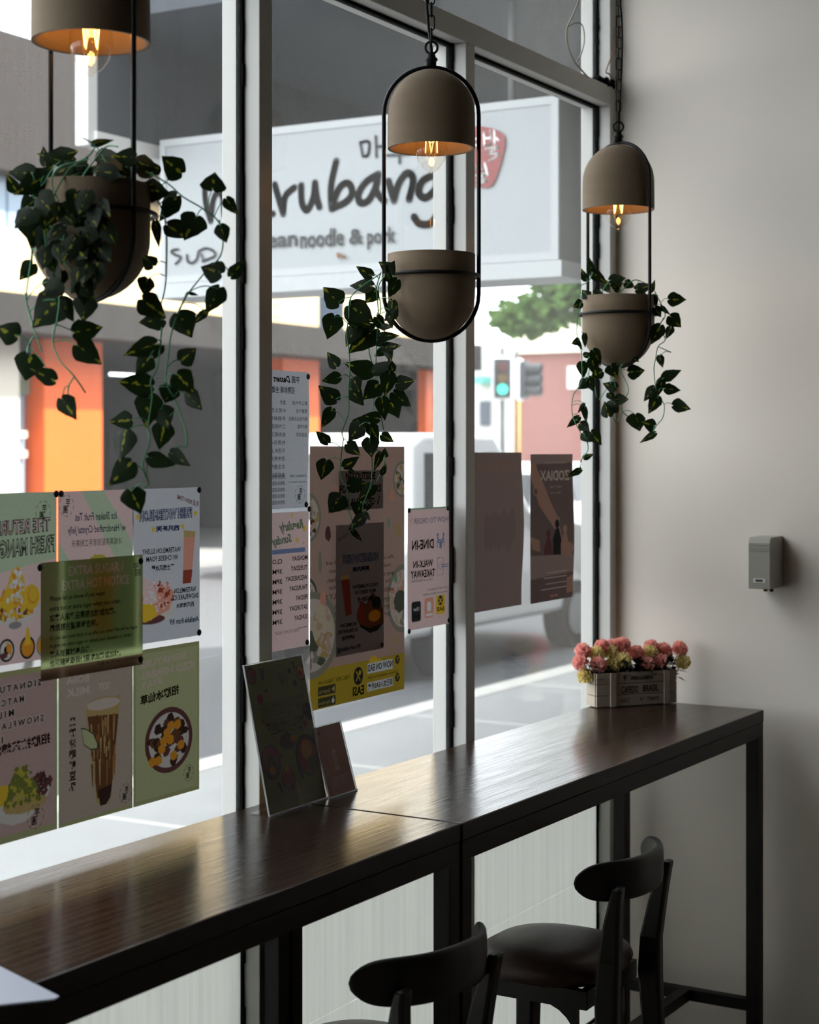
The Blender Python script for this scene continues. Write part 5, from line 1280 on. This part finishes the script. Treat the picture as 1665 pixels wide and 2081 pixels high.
strokes(620, 0, 2.973, .035, [[(445,1052),(370,1100),(325,1170),(335,1225),(390,1205),(440,1100)],[(445,1052),(430,1150),(480,1215)],[(505,1095),(522,1150),(538,1212)],[(538,1212),(570,1105),(620,1045),(655,1085),(630,1205)],[(770,1062),(710,1095),(690,1165),(730,1195),(790,1140),(800,1070)],[(800,1070),(815,1240),(765,1345),(695,1352),(660,1310)]])
strokes(620, 0, 2.973, .013, [[(335,862),(352,945)],[(335,862),(388,858),(382,935),(352,945)],[(430,825),(434,948)],[(434,888),(466,884)],[(520,842),(575,838),(572,868),(525,876),(525,908),(585,904)],[(500,940),(640,930)],[(574,938),(574,985)]])
strokes(300, 230, 3.784, .011, [[(242,1048),(205,1052),(188,1068),(215,1090),(258,1105),(246,1135),(220,1160)],[(308,1090),(314,1140),(350,1152),(385,1120),(395,1065)],[(395,1065),(450,1040),(508,1058),(526,1095),(480,1120),(425,1140)],[(418,1085),(440,1140)]])
# small hand lettering along the foot
a0, b0 = spx(462, 480); a1, b1 = spx(708, 496); a2, b2 = spx(806, 463); a3, b3 = spx(806, 512)
s.text('korean', spx(482, 480)[0], spx(606, 480)[0], spx(560, 470)[1], spx(560, 504)[1], M_sink, mirror=False, bold=.022)
s.text('noodle', spx(612, 480)[0], spx(700, 480)[0], spx(650, 466)[1], spx(650, 503)[1], M_sink, mirror=False, bold=.022); s.text('&', spx(711, 480)[0], spx(740, 480)[0], spx(725, 465)[1], spx(725, 497)[1], M_sink, mirror=False, bold=.022); s.text('pork', spx(748, 480)[0], spx(806, 480)[0], spx(777, 462)[1], spx(777, 506)[1], M_sink, mirror=False, bold=.022)
rp = [spx(620 + x / 2.973, y / 2.973) for x, y in ((1000,772),(1060,764),(1150,782),(1200,810),(1216,860),(1195,970),(1150,1100),(1110,1135),(1050,1128),(985,1118),(972,1000),(975,860))]
s.pol([(p.x, p.y) for p in spline([(a, b_, 0) for a, b_ in rp + [rp[0]]], 5)][:-1], M_sred)
strokes(620, 0, 2.973, .009, [[(1085,805),(1090,880)],[(1090,880),(1130,872),(1124,795)],[(1088,840),(1126,835)],[(1150,790),(1152,872)],[(1152,830),(1178,850)],[(1098,902),(1178,890),(1112,930),(1182,932),(1120,972)],[(1030,1000),(1022,1040),(1060,1000),(1088,1045)],[(1092,985),(1110,1060)],[(1030,1065),(1100,1058),(1040,1092),(1108,1088),(1050,1118)],[(1000,845),(1050,842)],[(1030,880),(1060,878)]], M_swht)
strokes(620, 0, 2.973, .012, [[(205,1535),(250,1555)]], M_rust); s.ell(*spx(692, 520), .006, M_rust)
s.mb.uv = 1; s.mb.build('lettering', sg)

# ---------------------------------------------------------------- buildings across the road
YF = 18 - D
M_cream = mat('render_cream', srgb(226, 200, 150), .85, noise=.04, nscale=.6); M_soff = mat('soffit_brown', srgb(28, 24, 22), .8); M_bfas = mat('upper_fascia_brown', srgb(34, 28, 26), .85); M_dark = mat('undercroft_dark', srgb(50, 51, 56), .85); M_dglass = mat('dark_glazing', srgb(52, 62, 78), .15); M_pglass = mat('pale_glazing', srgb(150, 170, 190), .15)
M_orng = mat('orange_column', srgb(236, 98, 4), .55); M_pale = mat('pale_pier', srgb(214, 206, 192), .8); M_tube = mat('strip_light', (1, 1, 1, 1), .5, emit=(.9, .95, 1, 1), es=6); M_lou = mat('vent_louvre', srgb(206, 178, 140), .8)
xf = lambda u: on_y(u, 700, YF).x
zf = lambda u, v: on_y(u, v, YF).z
z_so, z_cr, z_wb, z_fa, z_top = zf(100, 690), zf(0, 604), zf(0, 462), zf(0, 352), zf(0, 74)
XB0, XB1 = 8.0, xf(905)
bA = empty('shop_building', (XB0, YF, GR), 0, 'cream building across the road with orange columns under a brown soffit', 'building')
def part(name, parent, m, *bx, **k):
    q = MB(); q.box(*bx, m); return q.build(name, parent, **k)
part('spandrel', bA, M_cream, XB0, XB1, YF, YF + .4, z_cr, z_wb)
part('beam', bA, M_soff, XB0, XB1, YF - .9, YF + .4, z_so, z_cr - .02)
part('upper_fascia', bA, M_bfas, XB0, xf(345), YF - .3, YF + .4, z_fa, z_top)
part('back_wall', bA, M_dark, XB0, XB1, YF + 20, YF + 20.3, GR, z_cr)
part('ceiling_slab', bA, M_dark, XB0, XB1, YF + .4, YF + 20, z_so + .1, z_so + .4)
part('side_wall', bA, M_dark, XB0 - .3, XB0, YF, YF + 20, GR, z_cr); part('side_wall', bA, M_dark, XB1 - .05, XB1 + .25, YF + .4, YF + 20, GR, z_cr)
part('upper_wall', bA, M_cream, xf(210), XB1, YF + .02, YF + .4, z_wb, zf(620, 240))
part('roof', bA, M_dark, XB0, XB1, YF + .4, YF + 20, z_top - .4, z_top - .1)
for u0, u1 in ((-260, -90), (-80, 22), (27, 130)):
    w = part('window', bA, M_pglass, xf(u0), xf(u1), YF + .10, YF + .2, z_wb + .05, z_fa - .02)
w = part('window', bA, M_dglass, xf(648), xf(698), YF - .01, YF + .3, zf(670, 690) + .1, zf(670, 585))
w = MB()
for i in range(6): w.box(xf(553), xf(573), YF - .015, YF, zf(560, 645) + i * .2, zf(560, 645) + i * .2 + .1, M_lou)
w.build('vent', bA)
part('pier', bA, M_pale, xf(-70), xf(19), YF - .2, YF + .5, GR, z_so)
sh = part('shopfront', bA, M_pglass, xf(20), xf(70), YF + .2, YF + .3, GR, zf(40, 800)); part('transom_panel', bA, M_dark, xf(20), xf(78), YF + .15, YF + .3, zf(40, 740), z_so); part('sign_panel', bA, mat('shop_green', srgb(120, 132, 110), .7), xf(20), xf(76), YF + .16, YF + .3, zf(40, 800), zf(40, 742))
for i, (v0, v1) in enumerate(((875, 890), (915, 930))): part('shelf', bA, M_pale, xf(22), xf(66), YF + .1, YF + .2, zf(40, v1), zf(40, v0))
for u0, u1, dep in ((80, 198, .3), (566, 640, .3), (858, 872, .1)):
    part('column', bA, M_orng, xf(u0), xf(u1), YF - .1, YF + dep, GR, z_so + .02)
for u0, u1, v, y in ((232, 275, 757, 8), (300, 345, 712, 10), (330, 430, 716, 5), (385, 447, 770, 9)):
    p0_, p1_ = on_y(u0, v, YF + y), on_y(u1, v, YF + y)
    q = MB(); q.box(p0_.x, p1_.x, YF + y, YF + y + .15, p0_.z - .06, p0_.z + .06, M_tube); q.build('strip_light', bA)
for u0, u1, v0, v1, y, m in ((225, 450, 745, 800, 13, mat('grey_panel', srgb(104, 108, 116), .7)), (260, 320, 800, 900, 15, M_dark), (345, 455, 800, 905, 16, mat('mid_grey_panel', srgb(78, 80, 86), .7)), (553, 700, 735, 860, 14, mat('blue_grey_panel', srgb(70, 82, 98), .6))):
    p0_, p1_ = on_y(u0, v0, YF + y), on_y(u1, v1, YF + y)
    part('inner_panel', bA, m, p0_.x, p1_.x, YF + y, YF + y + .2, p1_.z, p0_.z)

# buildings at the far corner, facing the camera
XC_ = 62.0
yx = lambda u: on_x(u, 800, XC_).y
zx = lambda u, v: on_x(u, v, XC_).z
M_bwhite = mat('far_white_render', srgb(200, 200, 197), .85); M_bpink = mat('far_pink_brick', srgb(140, 98, 92), .85, noise=.05, nscale=.3); M_cornice = mat('far_cornice', srgb(238, 232, 214), .8); M_teal = mat('teal_awning', srgb(96, 178, 166), .7); M_redaw = mat('red_sign', srgb(214, 62, 66), .6); M_yelp = mat('yellow_paint', srgb(240, 172, 60), .6)
bP = empty('corner_building', (XC_, yx(1200), GR), 0, 'pinkish brick building with a cream cornice at the far corner', 'building')
part('wall', bP, M_bpink, XC_, XC_ + 8, yx(1330), yx(1045), GR, zx(1100, 718)); part('cornice', bP, M_cornice, XC_ - .4, XC_ + 8, yx(1330), yx(1045), zx(1100, 718), zx(1100, 690)); part('parapet', bP, M_cornice, XC_, XC_ + 8, yx(1330), yx(1045), zx(1100, 690), zx(1100, 655))
sgn = part('wall_sign', bP, mat('far_sign_white', srgb(235, 235, 238), .6), XC_ - .3, XC_ - .05, yx(1215), yx(1160), zx(1180, 790), zx(1180, 745))
bW = empty('white_shops', (XC_, yx(900), GR), 0, 'white shop row with a teal awning at the end of the street', 'building')
part('wall', bW, M_bwhite, XC_ + .5, XC_ + 8, yx(1043), yx(640), GR, zx(900, 700)); 
part('teal_awning', bW, M_teal, XC_ - .6, XC_ + .5, yx(995), yx(965), zx(980, 780), zx(980, 766)); part('teal_awning', bW, M_teal, XC_ - .6, XC_ + .5, yx(880), yx(690), zx(780, 797), zx(780, 775))
part('red_sign', bW, M_redaw, XC_ - .6, XC_ + .4, yx(757), yx(690), zx(720, 748), zx(720, 720)); part('red_panel', bW, M_redaw, XC_ - .2, XC_ + .45, yx(710), yx(693), zx(700, 850), zx(700, 810))
for u0, u1, v0, v1 in ((640, 695, 800, 885), (708, 760, 798, 890), (862, 882, 760, 840), (966, 986, 815, 865)): part('opening', bW, M_dglass, XC_ + .38, XC_ + .52, yx(u1), yx(u0), zx(u0, v1), zx(u0, v0))
for u, v0, w, lab in ((857, 740, 13, 'yellow post in front of the white shops'), (1051, 812, 13, 'orange-yellow post beside the pink wall')):
    q = MB(); p = on_x(u, v0, XC_ - 4); r_ = w / 2 * p.x / F; q.tube([(p.x, p.y, GR + .12), (p.x, p.y, p.z)], r_, M_yelp, 12)
    q.lathe([(0, p.z), (r_ * 1.1, p.z), (r_ * .7, p.z + .15), (0, p.z + .22)], M_yelp, (p.x, p.y, 0), 12)
    tag(q.build('street_post'), lab, 'post')

# traffic signals
M_sig = mat('signal_black', srgb(60, 64, 70), .6); M_sigw = mat('signal_white', srgb(232, 234, 238), .6); M_sr = mat('lens_red_off', srgb(96, 52, 52), .4); M_sa = mat('lens_amber_off', srgb(104, 84, 54), .4); M_sg = mat('lens_green_lit', srgb(30, 200, 160), .4, emit=(.1, 1.0, .72, 1), es=2.2)
def signal(u0, u1, v0, v1, t_, rz, label, lit):
    p = at((u0 + u1) / 2, v1, t_); w = (u1 - u0) * t_ / F; h = (v1 - v0) * t_ / F
    root = empty('traffic_signal', (p.x, p.y, GR), rz, label, 'traffic light')
    zb0_ = p.z - GR
    B = lambda n, fn, par=root: (lambda q: (fn(q), q.build(n, par, world=False))[1])(MB())
    B('backplate', lambda q: q.box(-w * .62, w * .62, .02, .10, zb0_ - h * .06, zb0_ + h * 1.06, M_sigw)).modifiers.new('bv', 'BEVEL').width = w * .18
    B('housing', lambda q: q.box(-w * .5, w * .5, -.16, .02, zb0_, zb0_ + h, M_sig))
    for i, m in enumerate((M_sg if lit else M_sig, M_sa, M_sr)):
        c = zb0_ + h * (.21 + .29 * i); r_ = h * .13
        def hood(q, c=c, r_=r_):
            q.tube([(0, -.17, c), (0, -.17 - (.05 if lit else .45), c)], r_ * 1.12, M_sig, 16, caps=False)
        B('visor', hood); B('lens', lambda q, c=c, r_=r_, m=m: q.tube([(0, -.15, c), (0, -.185, c)], r_, m, 18))
    B('pole', lambda q: q.tube([(0, .16, .02), (0, .16, zb0_ + h * 1.3)], .06, M_sig, 10))
    return root
signal(1004, 1039, 729, 808, 48, R(-63), 'traffic signal showing green, left of the pair', True)
signal(1046, 1076, 734, 810, 52, R(10), 'dark side-on traffic signal, right of the green one', False)

# tree hanging over the crossing
M_tl = paper('tree_leaf', srgb(92, 128, 70), .45); M_bark = mat('tree_bark', srgb(84, 72, 58), .9)
TT = 36
root = empty('street_tree', at(1203, 900, TT), 0, 'leafy green street tree beyond the blade sign', 'tree'); root.location.z = GR
b = MB(); base = at(1203, 960, TT); base.z = GR + .02
cr = at(1110, 585, TT)
b.tube(spline([base, at(1200, 780, TT), at(1190, 640, TT), at(1150, 560, TT)], 5), [.16] * 5 + [.13] * 5 + [.1] * 5 + [.06], M_bark, 8)
for u, v in ((1060, 590), (1010, 640), (1090, 520), (1240, 560), (1080, 660)): b.tube(spline([at(1190, 660, TT), at((1190 + u) / 2, v - 10, TT + .4), at(u, v, TT)], 4), [.07, .06, .05, .04, .035, .03, .025, .02, .015], M_bark, 6)
b.build('trunk', root)
rnd = random.Random(11); b = MB()
blobs = [(1085, 640, 62, 30), (1050, 655, 45, 26), (1120, 645, 45, 28), (1080, 665, 36, 20), (1160, 590, 40, 40), (1110, 560, 34, 32), (1060, 545, 22, 16), (1200, 560, 50, 50), (1150, 530, 46, 22), (1015, 640, 22, 10), (1240, 600, 50, 50), (1200, 640, 46, 30), (1150, 500, 70, 30), (1240, 520, 60, 40), (1030, 560, 8, 10), (1130, 600, 60, 24), (1175, 540, 30, 30), (1060, 620, 50, 16)]
for bu, bv, ru, rv in blobs:
    for i in range(int(ru * rv / 15)):
        a, d = rnd.uniform(0, 6.28), math.sqrt(rnd.uniform(0, 1))
        c = at(bu + ru * d * math.cos(a), bv + rv * d * math.sin(a), TT + rnd.uniform(-1, 1) * ru * TT / F)
        l = rnd.uniform(.10, .19); n = Vector((rnd.gauss(0, 1), rnd.gauss(0, 1), rnd.gauss(0, 1))).normalized()
        t1 = n.cross(Vector((.3, .2, 1))).normalized(); t2 = n.cross(t1)
        b.poly([c - t1 * l, c - t2 * l * .5 - t1 * .3 * l, c - t2 * l * .7 + t1 * .3 * l, c + t1 * l, c + t2 * l * .7 + t1 * .3 * l, c + t2 * l * .5 - t1 * .3 * l], M_tl)
b.uv = 1; b.build('foliage', root)

# ---------------------------------------------------------------- vehicles
M_cglass = mat('car_glass', srgb(44, 52, 58), .08); M_tyre = mat('tyre', srgb(28, 28, 30), .8); M_rimc = mat('wheel_rim', srgb(150, 152, 156), .35, metal=.6); M_hl = mat('headlight', srgb(220, 224, 228), .2); M_tlr = mat('tail_light', srgb(170, 30, 30), .3); M_bump = mat('bumper_dark', srgb(48, 48, 50), .6)
def vehicle(name, label, cat, x, y, L, W, Hh, prof, glass, paint, flip=False, wheel=.31, axles=(.18, .80), rz=0):
    """prof: side outline (f along length from rear 0 to front 1, height fraction); glass: quads of the side windows; origin rear-near corner on the road"""
    root = empty(name, (x, y, GR), rz, label, cat)
    X = lambda f: (1 - f) * L if flip else f * L
    b = MB()
    def sec(inset, f0):  # outline with the upper part leaning in
        return [b.bm.verts.new((X(f), (inset + (.12 * max(0, (h - .55)) / .45 if h > .55 else 0)) if f0 == 0 else W - (inset + (.12 * max(0, (h - .55)) / .45 if h > .55 else 0)), h * Hh)) for f, h in prof]
    A, B = sec(0, 0), sec(0, 1); n = len(prof)
    b.face(A, paint); b.face(B[::-1], paint)
    for i in range(n): b.face([A[i], B[i], B[(i + 1) % n], A[(i + 1) % n]], paint)
    b.build('body', root, world=False, bevel=.05, seg=3)
    yin = lambda h: .12 * max(0, (h - .55)) / .45
    for sd in (0, 1):
        for qd in glass:
            b = MB(); q = []
            for f, h in qd: q.append(Vector((X(f), (yin(h) - .006) if sd == 0 else W - yin(h) + .006, h * Hh)))
            b.prism(q, Vector((0, .012 if sd == 0 else -.012, 0)), M_cglass); b.build('side_window', root, world=False)
        for f in axles:
            b = MB(); yy = .0 if sd == 0 else W
            b.tube([(X(f), yy - .02 if sd == 0 else yy + .02, wheel), (X(f), yy + .2 if sd == 0 else yy - .2, wheel)], wheel, M_tyre, 24, smooth=False)
            wl = b.build('wheel', root, world=False)
            b = MB(); b.tube([(X(f), yy - .03 if sd == 0 else yy + .03, wheel), (X(f), yy + .01 if sd == 0 else yy - .01, wheel)], wheel * .62, M_rimc, 18, smooth=False); b.build('rim', wl, world=False)
    for f, m, nm in ((1.0, M_hl, 'headlight'), (0.0, M_tlr, 'tail_light')):
        for sd in (0, 1):
            b = MB(); y0 = .06 if sd == 0 else W - .36
            b.box(X(f) - .05, X(f) + .05, y0, y0 + .3, .42 * Hh, .53 * Hh, m); b.build(nm, root, world=False, bevel=.02)
    for f in (0.0, 1.0):
        b = MB(); b.box(X(f) - .07, X(f) + .07, .05, W - .05, .14 * Hh, .28 * Hh, M_bump if paint is not M_vwhite else paint); b.build('bumper', root, world=False, bevel=.04)
    # glass at front and back
    for idx, nm in ((0, 'windscreen'), (1, 'rear_window')):
        pr = [p for p in prof if p[1] > .52]; fs = sorted(pr, key=lambda p: p[0])
        e = fs[-2:] if idx == 0 else fs[:2]
        (f0, h0), (f1, h1) = sorted(e, key=lambda p: p[1])
        if abs(h1 - h0) < .1: continue
        b = MB(); dx = (.012 if (idx == 0) != flip else -.012)
        lerp = lambda k: (f0 + (f1 - f0) * k, h0 + (h1 - h0) * k)
        pa, pb = lerp(.12), lerp(.88)
        b.prism([Vector((X(pa[0]) + dx, .16, pa[1] * Hh)), Vector((X(pa[0]) + dx, W - .16, pa[1] * Hh)), Vector((X(pb[0]) + dx, W - .2, pb[1] * Hh)), Vector((X(pb[0]) + dx, .2, pb[1] * Hh))], Vector((-dx * 1.6, 0, 0)), M_cglass); b.build(nm, root, world=False)
    return root
M_vwhite = mat('van_white', srgb(236, 238, 240), .3, coat=.5); M_vgrey = mat('suv_silver', srgb(150, 156, 160), .35, coat=.5); M_vred = mat('hatch_dark_red', srgb(110, 34, 36), .35, coat=.5)
VAN = [(0, .16), (0, .55), (.03, .97), (.10, 1), (.66, 1), (.80, .62), (.98, .54), (1, .40), (1, .16)]
VANG = [[(.07, .60), (.07, .90), (.30, .90), (.30, .60)], [(.34, .60), (.34, .90), (.52, .90), (.52, .60)], [(.56, .60), (.56, .90), (.645, .90), (.755, .62)]]
SUV = [(0, .2), (0, .56), (.06, .95), (.14, 1), (.56, 1), (.72, .66), (.96, .58), (1, .45), (1, .2)]
SUVG = [[(.09, .66), (.11, .92), (.28, .92), (.28, .66)], [(.31, .66), (.31, .92), (.45, .92), (.45, .66)], [(.48, .66), (.48, .92), (.55, .92), (.67, .67)]]
SED = [(0, .2), (0, .60), (.16, .66), (.28, 1), (.56, 1), (.72, .66), (.97, .58), (1, .45), (1, .2)]
SEDG = [[(.21, .68), (.30, .94), (.42, .94), (.42, .68)], [(.45, .68), (.45, .94), (.55, .94), (.68, .68)]]
WAG = [(0, .18), (0, .52), (.03, .60), (.07, .96), (.12, 1), (.44, 1), (.58, .66), (.95, .56), (1, .42), (1, .18)]
WAGG = [[(.085, .64), (.115, .92), (.20, .92), (.20, .64)], [(.23, .64), (.23, .92), (.34, .92), (.34, .64)], [(.37, .64), (.37, .92), (.43, .92), (.54, .66)]]
vehicle('van', 'tall white wagon parked at the near kerb behind the taupe poster', 'van', 12.25, 5.0, 4.2, 1.75, 2.09, WAG, WAGG, M_vwhite, wheel=.33)
vehicle('car', 'white car behind the top row of menu posters', 'car', 6.6, 7.4, 4.4, 1.75, 1.68, SUV, SUVG, M_vwhite)
vehicle('car', 'dark red hatchback just left of the first mullion', 'car', 21.2, 11.7, 3.9, 1.7, 1.45, SED, SEDG, M_vred)
vehicle('car', 'white car at the right edge of the right-hand pane', 'car', 23.5, 9.2, 4.4, 1.8, 1.75, SUV, SUVG, M_vwhite)
p = on_y(313, 905, YF + 18.0)
vehicle('car', 'silver car parked deep in the shade under the cream building', 'car', on_y(322, 905, 31).x, 31.0, 6.3, 1.8, 1.95, SUV, SUVG, M_vgrey)
